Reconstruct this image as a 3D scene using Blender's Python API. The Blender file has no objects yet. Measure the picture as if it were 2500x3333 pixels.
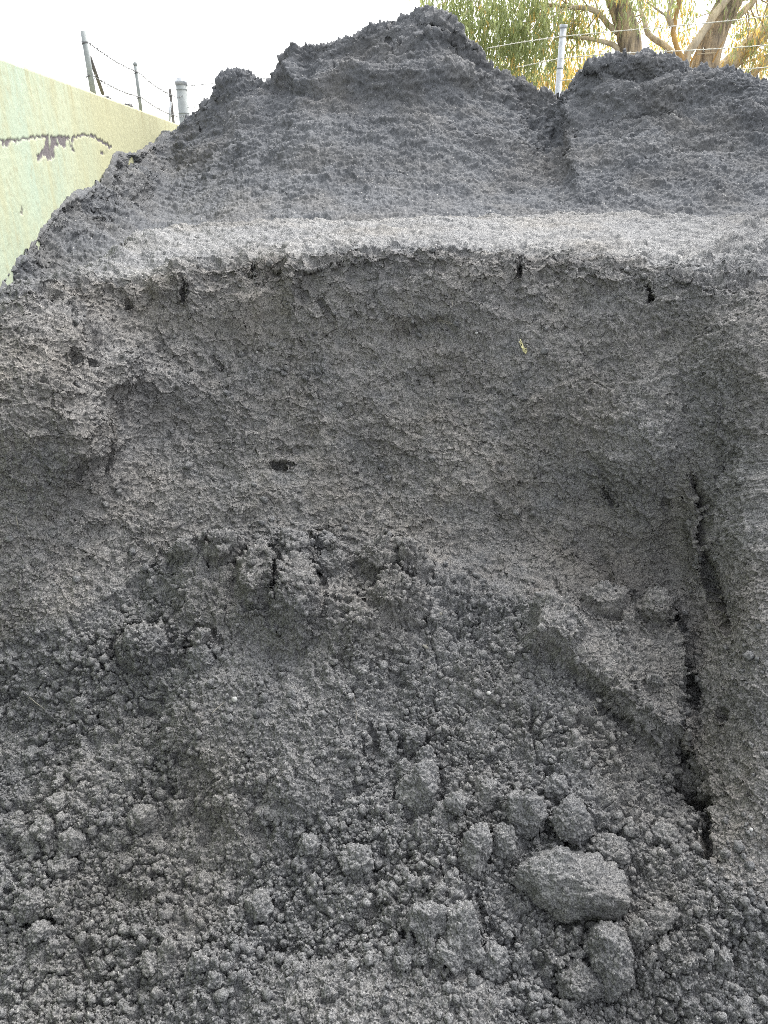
import bpy, math, random
import numpy as np
from mathutils import Vector

# ------------------------------------------------------------------ camera, sky, sun, exposure
scene = bpy.context.scene
PITCH = math.radians(24.0)
EYE = 1.6
cam_d = bpy.data.cameras.new("camera")
cam = bpy.data.objects.new("camera", cam_d)
scene.collection.objects.link(cam)
cam.location = (0, 0, EYE)
cam.rotation_euler = (math.radians(90) - PITCH, 0, 0)
cam_d.sensor_fit = 'VERTICAL'
cam_d.sensor_height = 36.0
cam_d.lens = 36.0 * 2500.0 / 3333.0
cam_d.clip_start = 0.05
cam_d.clip_end = 3000
scene.camera = cam

SUN_AZ, SUN_EL = math.radians(30), math.radians(52)
world = bpy.data.worlds.new("World")
scene.world = world
world.use_nodes = True
wn = world.node_tree
wn.nodes.clear()
sky = wn.nodes.new('ShaderNodeTexSky')
sky.sky_type = 'NISHITA'
sky.sun_disc = False
sky.sun_elevation = SUN_EL
sky.sun_rotation = SUN_AZ
sky.air_density = 1.0
sky.dust_density = 4.0
sky.ozone_density = 1.0
hsv = wn.nodes.new('ShaderNodeHueSaturation')
hsv.inputs['Saturation'].default_value = 0.21
bg = wn.nodes.new('ShaderNodeBackground')
bg.inputs['Strength'].default_value = 0.15
wo = wn.nodes.new('ShaderNodeOutputWorld')
wn.links.new(sky.outputs[0], hsv.inputs['Color'])
wn.links.new(hsv.outputs[0], bg.inputs['Color'])
wn.links.new(bg.outputs[0], wo.inputs['Surface'])

sun_d = bpy.data.lights.new("sun", 'SUN')
sun_d.energy = 0.55
sun_d.angle = math.radians(60)
sun_d.color = (1.0, 0.98, 0.94)
sun = bpy.data.objects.new("sun", sun_d)
scene.collection.objects.link(sun)
sun.rotation_euler = (math.pi / 2 - SUN_EL, 0, math.pi - SUN_AZ)

scene.view_settings.view_transform = 'Standard'
scene.view_settings.look = 'None'
scene.view_settings.gamma = 1.0
scene.view_settings.exposure = 2.0

scene.render.engine = 'CYCLES'
scene.cycles.use_denoising = False
scene.cycles.filter_width = 0.95

random.seed(7)
RNG = np.random.default_rng(11)

# ------------------------------------------------------------------ small helpers
CP, SP = math.cos(PITCH), math.sin(PITCH)


def at(px, py, Y):
    """World point seen at photograph pixel (px, py) at forward distance Y."""
    xn = (np.asarray(px, float) - 1250.0) / 2500.0
    yn = (1666.5 - np.asarray(py, float)) / 2500.0
    den = CP + yn * SP
    return np.stack([Y * xn / den, Y + 0 * xn, EYE + Y * (-SP + yn * CP) / den], -1)


def project(P):
    y, z = P[..., 1], P[..., 2] - EYE
    d = y * CP - z * SP
    u = y * SP + z * CP
    d = np.where(np.abs(d) < 0.05, 0.05, d)
    return 1250 + 2500 * P[..., 0] / d, 1666.5 - 2500 * u / d


def pixel_size(px, py, Y):
    yn = (1666.5 - py) / 2500.0
    return Y / (CP + yn * SP) / 2500.0


def tag(o, label=None, cat=None, group=None, kind=None):
    if label: o['label'] = label
    if cat: o['category'] = cat
    if group: o['group'] = group
    if kind: o['kind'] = kind
    return o


def empty(name, loc, label, cat, group=None):
    o = bpy.data.objects.new(name, None)
    scene.collection.objects.link(o)
    o.location = loc
    o.empty_display_size = 0.1
    return tag(o, label, cat, group)


def link_mesh(name, verts, faces, material, parent=None, smooth=True, origin=None):
    """verts (N,3), faces (M,3|4) as numpy -> one mesh object."""
    verts = np.ascontiguousarray(verts, np.float32)
    if parent is not None and origin is None:
        origin = tuple(parent.location)
    if origin is not None:
        verts = verts - np.asarray(origin, np.float32)
    faces = np.ascontiguousarray(faces, np.int32)
    k = faces.shape[1]
    me = bpy.data.meshes.new(name)
    me.vertices.add(len(verts))
    me.vertices.foreach_set('co', verts.ravel())
    me.loops.add(faces.size)
    me.loops.foreach_set('vertex_index', faces.ravel())
    me.polygons.add(len(faces))
    me.polygons.foreach_set('loop_start', np.arange(0, faces.size, k, dtype=np.int32))
    me.polygons.foreach_set('loop_total', np.full(len(faces), k, np.int32))
    me.polygons.foreach_set('use_smooth', np.full(len(faces), smooth, bool))
    me.update(calc_edges=True)
    me.validate()
    me.materials.append(material)
    o = bpy.data.objects.new(name, me)
    scene.collection.objects.link(o)
    if parent is not None:
        o.parent = parent
    elif origin is not None:
        o.location = origin
    return o


def add_attr(o, name, values):
    a = o.data.attributes.new(name, 'FLOAT', 'POINT')
    a.data.foreach_set('value', np.ascontiguousarray(values, np.float32).ravel())


def smoothstep(a, b, x):
    t = np.clip((x - a) / (b - a), 0, 1)
    return t * t * (3 - 2 * t)


# ------------------------------------------------------------------ noise in numpy
PERM = np.random.default_rng(3).permutation(256).astype(np.int32)
PERM = np.concatenate([PERM, PERM, PERM])
G3 = np.random.default_rng(4).normal(size=(256, 3))
G3 = (G3 / np.linalg.norm(G3, axis=1, keepdims=True)).astype(np.float32)
R4 = np.random.default_rng(5).random((256, 4)).astype(np.float32)


def _idx(ix, iy, iz):
    return PERM[PERM[PERM[ix & 255] + (iy & 255)] + (iz & 255)]


def perlin(P, scale, seed=0):
    Q = (P / scale + seed * 17.37).astype(np.float32)
    I = np.floor(Q).astype(np.int32)
    F = Q - I
    W = F * F * F * (F * (F * 6 - 15) + 10)
    out = np.zeros(P.shape[:-1], np.float32)
    for dx in (0, 1):
        wx = W[..., 0] if dx else 1 - W[..., 0]
        for dy in (0, 1):
            wy = W[..., 1] if dy else 1 - W[..., 1]
            for dz in (0, 1):
                wz = W[..., 2] if dz else 1 - W[..., 2]
                g = G3[_idx(I[..., 0] + dx, I[..., 1] + dy, I[..., 2] + dz)]
                dot = g[..., 0] * (F[..., 0] - dx) + g[..., 1] * (F[..., 1] - dy) + g[..., 2] * (F[..., 2] - dz)
                out += wx * wy * wz * dot
    return out * 1.6


def fbm(P, scale, octaves=3, seed=0, gain=0.5, ridged=False):
    out, amp, tot = 0, 1.0, 0
    for k in range(octaves):
        n = perlin(P, scale / 2 ** k, seed + k * 3)
        if ridged:
            n = 1 - 2 * np.abs(n)
        out = out + amp * n
        tot += amp
        amp *= gain
    return out / tot


def lumps(P, scale, seed=0, jitter=0.8, rmin=0.45, rmax=0.8):
    """Rounded crumbs packed side by side: 0 in the creases, up to 1 on the crumb tops."""
    w = np.stack([perlin(P, scale * 1.1, seed + 40 + j) for j in range(3)], -1)
    Q = (P / scale + seed * 9.71 + .42 * w).astype(np.float32)
    B = np.floor(Q - 0.5).astype(np.int32)
    out = np.zeros(P.shape[:-1], np.float32)
    for dx in (0, 1):
        for dy in (0, 1):
            for dz in (0, 1):
                cx, cy, cz = B[..., 0] + dx, B[..., 1] + dy, B[..., 2] + dz
                ii = _idx(cx + seed * 31, cy, cz)
                r, g = R4[ii], G3[ii]
                ox = Q[..., 0] - cx - 0.5 - (r[..., 0] - .5) * jitter
                oy = Q[..., 1] - cy - 0.5 - (r[..., 1] - .5) * jitter
                oz = Q[..., 2] - cz - 0.5 - (r[..., 2] - .5) * jitter
                flat = ox * g[..., 0] + oy * g[..., 1] + oz * g[..., 2]
                d2 = ox * ox + oy * oy + oz * oz + .9 * np.maximum(0, flat) * np.abs(flat)
                R2 = (rmin + (rmax - rmin) * r[..., 3]) ** 2
                out = np.maximum(out, np.sqrt(np.maximum(0, R2 - d2)) * (.55 + .5 * r[..., 0]) * (1 - .8 * flat))
    return out


# ------------------------------------------------------------------ materials
def new_mat(name):
    m = bpy.data.materials.new(name)
    m.use_nodes = True
    nt = m.node_tree
    nt.nodes.clear()
    out = nt.nodes.new('ShaderNodeOutputMaterial')
    b = nt.nodes.new('ShaderNodeBsdfPrincipled')
    nt.links.new(b.outputs[0], out.inputs[0])
    return m, nt, b


def noise_node(nt, scale, detail=4, rough=0.55, coord=None):
    n = nt.nodes.new('ShaderNodeTexNoise')
    n.inputs['Scale'].default_value = scale
    n.inputs['Detail'].default_value = detail
    n.inputs['Roughness'].default_value = rough
    if coord is not None:
        nt.links.new(coord, n.inputs['Vector'])
    return n


def mix_node(nt, fac, a, b, blend='MIX'):
    m = nt.nodes.new('ShaderNodeMix')
    m.data_type = 'RGBA'
    m.blend_type = blend
    for sock, v in ((m.inputs[0], fac), (m.inputs[6], a), (m.inputs[7], b)):
        if isinstance(v, (int, float)):
            sock.default_value = v
        elif isinstance(v, tuple):
            sock.default_value = v if len(v) == 4 else (*v, 1)
        else:
            nt.links.new(v, sock)
    return m.outputs[2]


def ramp_node(nt, fac, lo, hi, c0=(0, 0, 0), c1=(1, 1, 1)):
    r = nt.nodes.new('ShaderNodeValToRGB')
    r.color_ramp.elements[0].position = lo
    r.color_ramp.elements[1].position = hi
    r.color_ramp.elements[0].color = (*c0, 1)
    r.color_ramp.elements[1].color = (*c1, 1)
    nt.links.new(fac, r.inputs[0])
    return r.outputs[0]


def geo_coord(nt):
    return nt.nodes.new('ShaderNodeNewGeometry').outputs['Position']


def soil_material(name, grain=1.0, tint=(1, 1, 1), soft=1.0):
    m, nt, b = new_mat(name)
    c = geo_coord(nt)
    att = nt.nodes.new('ShaderNodeAttribute')
    att.attribute_name = 'cut'
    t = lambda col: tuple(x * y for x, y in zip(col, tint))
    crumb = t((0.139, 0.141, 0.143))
    cut = t((0.160, 0.156, 0.150))
    col = mix_node(nt, att.outputs['Fac'], crumb, cut)
    damp = noise_node(nt, 2.1, 4, 0.6, c)
    col = mix_node(nt, ramp_node(nt, damp.outputs[0], 0.46, 0.66), col, (0.98, 0.95, 0.905), 'MULTIPLY')
    big = noise_node(nt, 3.2, 5, 0.6, c)
    col = mix_node(nt, ramp_node(nt, big.outputs[0], 0.35, 0.7), col, (0.72, 0.73, 0.75), 'MULTIPLY')
    mid = noise_node(nt, 42, 4, 0.6, c)
    col = mix_node(nt, ramp_node(nt, mid.outputs[0], 0.3, 0.75), col, (1.35, 1.33, 1.3), 'MULTIPLY')
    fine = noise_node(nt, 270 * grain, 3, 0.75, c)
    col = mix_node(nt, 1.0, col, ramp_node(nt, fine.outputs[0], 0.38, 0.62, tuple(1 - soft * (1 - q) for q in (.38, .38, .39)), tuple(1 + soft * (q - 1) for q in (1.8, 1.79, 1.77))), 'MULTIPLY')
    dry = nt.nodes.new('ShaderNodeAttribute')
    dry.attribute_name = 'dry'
    col = mix_node(nt, dry.outputs['Fac'], col, (1.5, 1.49, 1.46), 'MULTIPLY')  # paler dry soil, plus top light painted into the ledge colour
    # pale sand grains
    v = nt.nodes.new('ShaderNodeTexVoronoi')
    v.inputs['Scale'].default_value = 210 * grain
    nt.links.new(c, v.inputs['Vector'])
    rnd = nt.nodes.new('ShaderNodeSeparateColor')
    nt.links.new(v.outputs['Color'], rnd.inputs[0])
    near = ramp_node(nt, v.outputs['Distance'], 0.24, 0.36, (1, 1, 1), (0, 0, 0))
    few = ramp_node(nt, rnd.outputs[0], 0.955, 0.965)
    speck = mix_node(nt, 1.0, near, few, 'MULTIPLY')
    col = mix_node(nt, speck, col, (0.42, 0.41, 0.38))
    nt.links.new(col, b.inputs['Base Color'])
    b.inputs['Roughness'].default_value = 0.95
    b.inputs['Specular IOR Level'].default_value = 0.15
    bump = nt.nodes.new('ShaderNodeBump')
    bump.inputs['Strength'].default_value = 0.8 * soft
    bump.inputs['Distance'].default_value = 0.006 / grain
    bn = noise_node(nt, 260 * grain, 4, 0.75, c)
    nt.links.new(bn.outputs[0], bump.inputs['Height'])
    nt.links.new(bump.outputs[0], b.inputs['Normal'])
    return m


def plain_material(name, color, rough=0.6, metal=0.0, var=0.25, scale=30, bump=0.0, spec=0.4):
    m, nt, b = new_mat(name)
    tc = nt.nodes.new('ShaderNodeTexCoord').outputs['Object']
    n = noise_node(nt, scale, 4, 0.6, tc)
    lo = tuple(x * (1 - var) for x in color)
    hi = tuple(min(1, x * (1 + var)) for x in color)
    col = ramp_node(nt, n.outputs[0], 0.3, 0.7, lo, hi)
    nt.links.new(col, b.inputs['Base Color'])
    b.inputs['Roughness'].default_value = rough
    b.inputs['Metallic'].default_value = metal
    b.inputs['Specular IOR Level'].default_value = spec
    if bump:
        bp = nt.nodes.new('ShaderNodeBump')
        bp.inputs['Distance'].default_value = bump
        nt.links.new(n.outputs[0], bp.inputs['Height'])
        nt.links.new(bp.outputs[0], b.inputs['Normal'])
    return m


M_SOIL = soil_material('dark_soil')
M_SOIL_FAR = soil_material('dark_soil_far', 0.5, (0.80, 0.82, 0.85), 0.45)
M_GROUND = plain_material('yard_ground', (0.09, 0.085, 0.08), 0.95, 0, 0.4, 1.5, 0.02, 0.1)
M_GALV = plain_material('galvanised_steel', (0.42, 0.44, 0.45), 0.5, 0.25, 0.3, 25)
M_OLDSTEEL = plain_material('weathered_steel', (0.27, 0.29, 0.28), 0.7, 0.0, 0.2, 12)
M_RUST = plain_material('rusty_steel', (0.15, 0.14, 0.13), 0.8, 0.0, 0.3, 40)
M_WIRE_DARK = plain_material('dark_wire', (0.16, 0.16, 0.16), 0.6, 0.3, 0.2)
M_WIRE = plain_material('pale_wire', (0.62, 0.60, 0.50), 0.5, 0.2, 0.2)
M_STONE = plain_material('white_stone', (0.34, 0.34, 0.33), 0.7, 0, 0.25, 90, 0.002)
M_STRAW = plain_material('dry_straw', (0.24, 0.225, 0.19), 0.8, 0, 0.3, 60)
M_ROOT = plain_material('pale_yellow_root', (0.55, 0.52, 0.28), 0.8, 0, 0.3, 120, 0.002)
M_LEAF_DRY = plain_material('dry_leaf', (0.22, 0.21, 0.18), 0.8, 0, 0.2, 80)

# ------------------------------------------------------------------ ground (structure)
def build_ground():
    xs = np.concatenate([-np.geomspace(3, 1500, 40)[::-1], np.linspace(-2.9, 2.9, 40), np.geomspace(3, 1500, 40)])
    ys = np.concatenate([-np.geomspace(3, 1500, 30)[::-1], np.linspace(-2.9, 14, 80), np.geomspace(14.2, 1500, 40)])
    X, Y = np.meshgrid(xs, ys)
    P = np.stack([X, Y, np.zeros_like(X)], -1)
    near = np.exp(-(np.hypot(X, Y - 5) / 30) ** 2)
    P[..., 2] = -0.03 + 0.03 * near * perlin(P, 1.7, 2)
    o = link_mesh('ground', P.reshape(-1, 3), grid_faces(*X.shape), M_GROUND)
    tag(o, kind='structure')


def grid_faces(rows, cols, flip=False):
    a = np.arange(rows * cols, dtype=np.int32).reshape(rows, cols)
    q = [a[:-1, :-1], a[:-1, 1:], a[1:, 1:], a[1:, :-1]]
    if flip:
        q = q[::-1]
    return np.stack(q, -1).reshape(-1, 4)


build_ground()

# ------------------------------------------------------------------ heap surfaces
def hermite_rows(x, xs, ys):
    """monotone cubic (PCHIP) interpolation, ys may carry trailing axes: shape (K, ...)."""
    xs = np.asarray(xs, float)
    ys = np.asarray(ys, float)
    h = np.diff(xs)
    hh = h.reshape((-1,) + (1,) * (ys.ndim - 1))
    d = np.diff(ys, axis=0) / hh
    m = np.zeros_like(ys)
    m[0], m[-1] = d[0], d[-1]
    w1 = 2 * hh[1:] + hh[:-1]
    w2 = hh[1:] + 2 * hh[:-1]
    a, b = d[:-1], d[1:]
    ok = a * b > 0
    with np.errstate(divide='ignore', invalid='ignore'):
        mm = (w1 + w2) / (w1 / np.where(ok, a, 1) + w2 / np.where(ok, b, 1))
    m[1:-1] = np.where(ok, mm, 0)
    x = np.clip(np.asarray(x, float), xs[0], xs[-1])
    i = np.clip(np.searchsorted(xs, x, side='right') - 1, 0, len(xs) - 2)
    t = (x - xs[i]) / h[i]
    ex = (slice(None),) + (None,) * (ys.ndim - 1)
    t, hi = t[ex], h[i][ex]
    return ((1 + 2 * t) * (1 - t) ** 2 * ys[i] + t * (1 - t) ** 2 * hi * m[i]
            + t * t * (3 - 2 * t) * ys[i + 1] + t * t * (t - 1) * hi * m[i + 1])


def row_points(cols, row):
    r = np.array(row, float)
    py = hermite_rows(cols, r[:, 0], r[:, 1])
    Y = hermite_rows(cols, r[:, 0], r[:, 2])
    return at(cols, py, Y)


def grid_normals(P):
    du = np.gradient(P, axis=1)
    dv = np.gradient(P, axis=0)
    n = np.cross(du, dv)
    n /= np.linalg.norm(n, axis=-1, keepdims=True) + 1e-12
    return n


def columns(lo, hi, step, ext_lo, ext_hi, n_ext=60):
    mid = np.arange(lo, hi + step, step)
    a = lo - np.geomspace(step, lo - ext_lo, n_ext)[::-1]
    b = mid[-1] + np.geomspace(step, ext_hi - mid[-1], n_ext)
    return np.concatenate([a, mid, b])


def poly_sd(px, py, poly):
    """signed distance in pixels, positive inside."""
    poly = np.asarray(poly, float)
    d2 = np.full(px.shape, 1e12)
    inside = np.zeros(px.shape, bool)
    n = len(poly)
    for i in range(n):
        ax, ay = poly[i]
        bx, by = poly[(i + 1) % n]
        ex, ey = bx - ax, by - ay
        t = np.clip(((px - ax) * ex + (py - ay) * ey) / (ex * ex + ey * ey + 1e-9), 0, 1)
        d2 = np.minimum(d2, (px - ax - t * ex) ** 2 + (py - ay - t * ey) ** 2)
        c = (ay > py) != (by > py)
        inside ^= c & (px < ex * (py - ay) / (ey if abs(ey) > 1e-9 else 1e-9) + ax)
    d = np.sqrt(d2)
    return np.where(inside, d, -d)


def line_d(px, py, line):
    line = np.asarray(line, float)
    d2 = np.full(px.shape, 1e12)
    for i in range(len(line) - 1):
        ax, ay = line[i]
        bx, by = line[i + 1]
        ex, ey = bx - ax, by - ay
        t = np.clip(((px - ax) * ex + (py - ay) * ey) / (ex * ex + ey * ey + 1e-9), 0, 1)
        d2 = np.minimum(d2, (px - ax - t * ex) ** 2 + (py - ay - t * ey) ** 2)
    return np.sqrt(d2)


class Features:
    """adds signed displacement D (metres) and masks on a grid of points with photo coordinates."""
    def __init__(self, px, py, front):
        self.px, self.py, self.front = px, py, front
        self.D = np.zeros(px.shape)
        self.uneven = None

    def window(self, pts, pad):
        p = np.asarray(pts, float)
        return (self.front & (self.px > p[:, 0].min() - pad) & (self.px < p[:, 0].max() + pad)
                & (self.py > p[:, 1].min() - pad) & (self.py < p[:, 1].max() + pad))

    def crack(self, pts, width, depth, warp=None):
        w = self.window(pts, width * 4)
        x = self.px[w] + (0 if warp is None else warp[0][w])
        y = self.py[w] + (0 if warp is None else warp[1][w])
        d = line_d(x, y, pts)
        a, b = np.asarray(pts[0], float), np.asarray(pts[-1], float)
        L2 = ((b - a) ** 2).sum() + 1e-9
        t = ((x - a[0]) * (b[0] - a[0]) + (y - a[1]) * (b[1] - a[1])) / L2
        taper = np.sqrt(np.clip(1 - (2 * np.clip(t, -.2, 1.2) - 1) ** 2 * .92, .02, 1))
        uneven = 1 if self.uneven is None else self.uneven[w]
        self.D[w] -= .62 * depth * taper * np.exp(-(d / (.85 * width * taper * uneven)) ** 2)

    def patch(self, pts, height, soft, warp=None):
        w = self.window(pts, soft * 2)
        x = self.px[w] + (0 if warp is None else warp[0][w])
        y = self.py[w] + (0 if warp is None else warp[1][w])
        self.D[w] += height * smoothstep(-soft * 0.5, soft, poly_sd(x, y, pts))

    def mask(self, pts, soft, warp=None):
        out = np.zeros(self.px.shape)
        w = self.window(pts, soft * 2)
        x = self.px[w] + (0 if warp is None else warp[0][w])
        y = self.py[w] + (0 if warp is None else warp[1][w])
        out[w] = smoothstep(-soft, soft, poly_sd(x, y, pts))
        return out

    def blob(self, x, y, rx, ry, h, p=2.0):
        w = self.window([(x - rx, y - ry), (x + rx, y + ry)], max(rx, ry) * 2)
        q = np.sqrt(((self.px[w] - x) / rx) ** 2 + ((self.py[w] - y) / ry) ** 2)
        self.D[w] += h * np.exp(-q ** p)


def S(pts):
    """full-view pixel pairs (1659 wide) -> photograph pixels."""
    return [(x * 1.507, y * 1.507) for x, y in pts]


# the clods one can tell apart: (px, py, half width px, half height px, label)
NAMED = [
    (1845, 2890, 172, 105, 'broadest slab-like soil clod, right of centre near the bottom of the spill'),
    (1702, 2660, 52, 78, 'tall pointed soil clod just above the broad slab clod, second from its left'),
    (1849, 2685, 58, 60, 'blocky soil clod directly above the broad slab clod, right of the tall pointed one'),
    (1544, 2764, 46, 66, 'upright wedge-shaped soil clod left of the broad slab clod'),
    (1634, 2756, 34, 58, 'narrow dark soil clod wedged between the wedge-shaped and the tall pointed clod'),
    (1363, 2575, 64, 78, 'large rounded soil clod right of the smooth tongue, midway down the spill'),
    (1386, 2487, 30, 46, 'egg-shaped soil clod standing on the upper edge of the large rounded clod'),
    (1344, 2420, 28, 42, 'small upright soil clod above the egg-shaped one in the middle of the spill'),
    (1484, 2624, 30, 36, 'round soil clod close right of the large rounded clod'),
    (1427, 2645, 24, 34, 'small soil clod tucked at the lower right foot of the large rounded clod'),
    (1581, 2610, 32, 62, 'long thin soil clod standing on end left of the tall pointed clod'),
    (1808, 2568, 36, 32, 'squat soil clod above the blocky clod, out on the open right of the spill'),
    (1973, 2771, 56, 46, 'crumbly soil clod at the upper right corner of the broad slab clod'),
    (2154, 2733, 40, 40, 'low soil clod near the foot of the dark groove on the right'),
    (2222, 2560, 46, 62, 'soil clod pressed against the dark groove on the right'),
    (1981, 3120, 66, 96, 'tall soil clod below the broad slab clod, near the bottom edge'),
    (1875, 3200, 62, 56, 'light pointed soil clod at the bottom edge, left of the tall one'),
    (1502, 3065, 56, 100, 'upright pillar of soil at bottom centre, lighter than its neighbours'),
    (1593, 3140, 40, 60, 'short block of soil leaning on the right side of the bottom centre pillar'),
    (1400, 3020, 52, 76, 'dark block of soil left of the bottom centre pillar'),
    (463, 2677, 38, 35, 'roundest soil clod of the left slope, standing clear of the crumbs'),
    (388, 2733, 34, 32, 'soil clod just lower left of the roundest clod on the left slope'),
    (237, 2745, 35, 34, 'soil clod far left, level with the roundest clod'),
    (203, 2831, 50, 44, 'bulky soil clod at lower left, between the level one and the left edge'),
    (113, 2952, 46, 44, 'flat topped soil clod near the left edge, above a dark hollow'),
    (848, 2960, 42, 38, 'smooth domed soil clod alone in the crumbs at bottom left of centre'),
    (610, 3088, 40, 34, 'angular soil clod with a dark underside at the bottom left'),
    (543, 3110, 25, 46, 'elongated soil clod leaning against the angular one at the bottom left'),
    (655, 3142, 26, 34, 'pyramid-shaped soil clod just below the angular one'),
    (667, 2877, 30, 27, 'soil clod between the roundest clod and the smooth domed one'),
    (1010, 2760, 31, 29, 'soil clod at the right foot of the smooth tongue'),
    (1160, 2809, 48, 46, 'soil clod with a pale speck, below the tip of the smooth tongue'),
    (667, 2133, 38, 44, 'knobbly soil clod in the upper left of the spill, above the white pebble'),
    (1051, 1765, 35, 34, 'soil clod perched over a dark hole at the top of the slumped mass'),
    (1093, 1840, 46, 52, 'rounded soil block right of the dark hole in the slumped mass'),
    (1306, 1896, 42, 40, 'soil clod in a curved crack at the right end of the slumped mass'),
    (200, 3216, 18, 24, 'small smooth egg-like soil clod near the bottom left corner'),
    (2162, 2990, 36, 30, 'soil clod in the fine crumbs of the lower right corner'),
   ]


# ---- the low cut heap in front
def build_front_heap():
    cols = columns(-60, 2560, 2.5, -1700, 4300, 70)
    rows = [
        # px, py, Y     from the toe beneath the photographer up to the ledge
        [(-1700, 5200, .34), (1250, 5200, .34), (4300, 5200, .34)],
        [(-1700, 4100, .62), (1250, 4100, .62), (4300, 4100, .62)],
        [(-1700, 3420, .95), (0, 3420, .92), (1250, 3420, .90), (2500, 3420, .93), (4300, 3420, 1.0)],
        [(-1700, 2950, 1.24), (0, 3000, 1.16), (700, 3000, 1.16), (1250, 3000, 1.15), (2000, 3000, 1.12), (2500, 2960, 1.12), (4300, 2900, 1.2)],
        [(-1700, 2500, 1.42), (0, 2600, 1.44), (700, 2600, 1.43), (1250, 2600, 1.41), (1700, 2600, 1.40), (2250, 2620, 1.44), (2330, 2600, 1.36), (2500, 2500, 1.34), (4300, 2400, 1.45)],
        [(-1700, 2150, 1.55), (0, 2300, 1.68), (700, 2300, 1.66), (1250, 2300, 1.67), (1700, 2300, 1.66), (2230, 2280, 1.74), (2310, 2250, 1.58), (2500, 2150, 1.50), (4300, 2000, 1.55)],
        [(-1700, 1900, 1.62), (0, 2050, 1.81), (600, 2010, 1.94), (1250, 2000, 1.97), (1700, 2010, 1.95), (2230, 2010, 2.0), (2330, 1980, 1.78), (2500, 1850, 1.68), (4300, 1700, 1.65)],
        [(-1700, 1720, 1.62), (0, 1800, 1.90), (400, 1770, 2.08), (1000, 1745, 2.22), (1700, 1780, 2.23), (2180, 1800, 2.17), (2260, 1770, 2.06), (2360, 1720, 1.92), (2500, 1600, 1.84), (4300, 1450, 1.75)],
        [(-1700, 1500, 1.68), (0, 1450, 1.96), (200, 1450, 2.04), (500, 1480, 2.26), (1250, 1480, 2.36), (1900, 1480, 2.28), (2200, 1480, 2.16), (2330, 1430, 2.06), (2500, 1350, 1.98), (4300, 1250, 1.85)],
        [(-1700, 1380, 1.73), (0, 1180, 2.04), (200, 1170, 2.13), (500, 1180, 2.38), (1250, 1160, 2.47), (1900, 1160, 2.40), (2200, 1170, 2.28), (2360, 1130, 2.18), (2500, 1080, 2.12), (4300, 1130, 1.92)],
        # lip
        [(-1700, 1330, 1.76), (-300, 1150, 1.98), (0, 1062, 2.10), (60, 1000, 2.17), (113, 975, 2.24), (225, 945, 2.38), (390, 945, 2.50), (600, 900, 2.55), (720, 885, 2.60), (900, 862, 2.60), (965, 872, 2.52), (1115, 846, 2.57), (1280, 830, 2.61), (1430, 836, 2.61), (1660, 845, 2.61), (1880, 852, 2.56), (2100, 875, 2.46), (2260, 905, 2.36), (2400, 935, 2.30), (2500, 960, 2.26), (4300, 1090, 2.0)],
        [(-1700, 1310, 1.79), (-300, 1120, 2.03), (0, 1036, 2.15), (60, 976, 2.22), (113, 955, 2.30), (225, 925, 2.43), (390, 918, 2.55), (600, 880, 2.61), (720, 866, 2.66), (900, 845, 2.66), (965, 852, 2.59), (1115, 828, 2.63), (1280, 814, 2.67), (1430, 818, 2.67), (1660, 826, 2.67), (1880, 833, 2.62), (2100, 855, 2.53), (2260, 885, 2.43), (2400, 905, 2.38), (2500, 928, 2.34), (4300, 1060, 2.06)],
        # rear edge of the ledge
        [(-1700, 1280, 1.95), (-300, 1090, 2.2), (0, 1005, 2.30), (60, 955, 2.36), (90, 940, 2.42), (225, 908, 2.62), (345, 835, 2.86), (440, 768, 3.15), (505, 746, 3.35), (750, 728, 3.50), (1250, 707, 3.62), (1500, 699, 3.66), (1950, 697, 3.62), (2260, 700, 3.42), (2500, 707, 3.22), (4300, 760, 2.9)],
    ]
    fuller = {3: .98, 4: .955, 5: .935, 6: .915, 7: .925, 8: .953, 9: .985}
    for k, f in fuller.items():
        rows[k] = [(x, y, Y * (f if x < 2290 else 1.0)) for (x, y, Y) in rows[k]]
    R = [row_points(cols, r) for r in rows]
    # the far side, hidden behind the ledge: falls away and runs under the tall heap
    b1 = R[-1] + np.array([0, .10, -.035]); b2 = R[-1] + np.array([0, .32, -.26]); b3 = R[-1] + np.array([0, 1.0, -.75])
    R += [b1, b2, b3]
    K = np.stack(R, 0)
    counts = [12, 30, 170, 180, 140, 125, 95, 110, 125, 105, 14, 150, 26, 16, 10]
    v = []
    for i, c in enumerate(counts):
        v += list(i + np.arange(c) / c)
    v.append(len(counts))
    v = np.array(v)
    P = hermite_rows(v, np.arange(len(R)), K)
    px, py = project(P)
    front = np.broadcast_to((v < 12.3)[:, None], px.shape)
    ledge = np.broadcast_to(smoothstep(10.7, 11.2, v)[:, None], px.shape)
    P32 = P.astype(np.float32)
    n0 = grid_normals(P)

    warp = (45 * perlin(P32, .13, 1) + 18 * perlin(P32, .045, 6), 45 * perlin(P32, .13, 2) + 18 * perlin(P32, .045, 7))
    warp_s = (16 * perlin(P32, .05, 3) + 8 * perlin(P32, .016, 4), 14 * perlin(P32, .05, 8) + 8 * perlin(P32, .016, 9))
    F = Features(px, py, front)
    F.uneven = np.clip(.95 + .9 * perlin(P32, .022, 12), .3, 1.6)

    # where the loose spill begins
    Lx = np.array([-900, 0, 120, 250, 400, 560, 700, 850, 1000, 1130, 1300, 1400, 1478, 1500, 1530, 1600, 1659, 2600]) * 1.507
    Ly = np.array([1300, 1370, 1330, 1240, 1165, 1150, 1150, 1165, 1240, 1290, 1275, 1275, 1310, 1700, 1850, 1935, 1965, 2000]) * 1.507
    top = np.interp(px + warp[0], Lx, Ly)
    loose = smoothstep(-25, 70, py + warp[1] - top)
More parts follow.
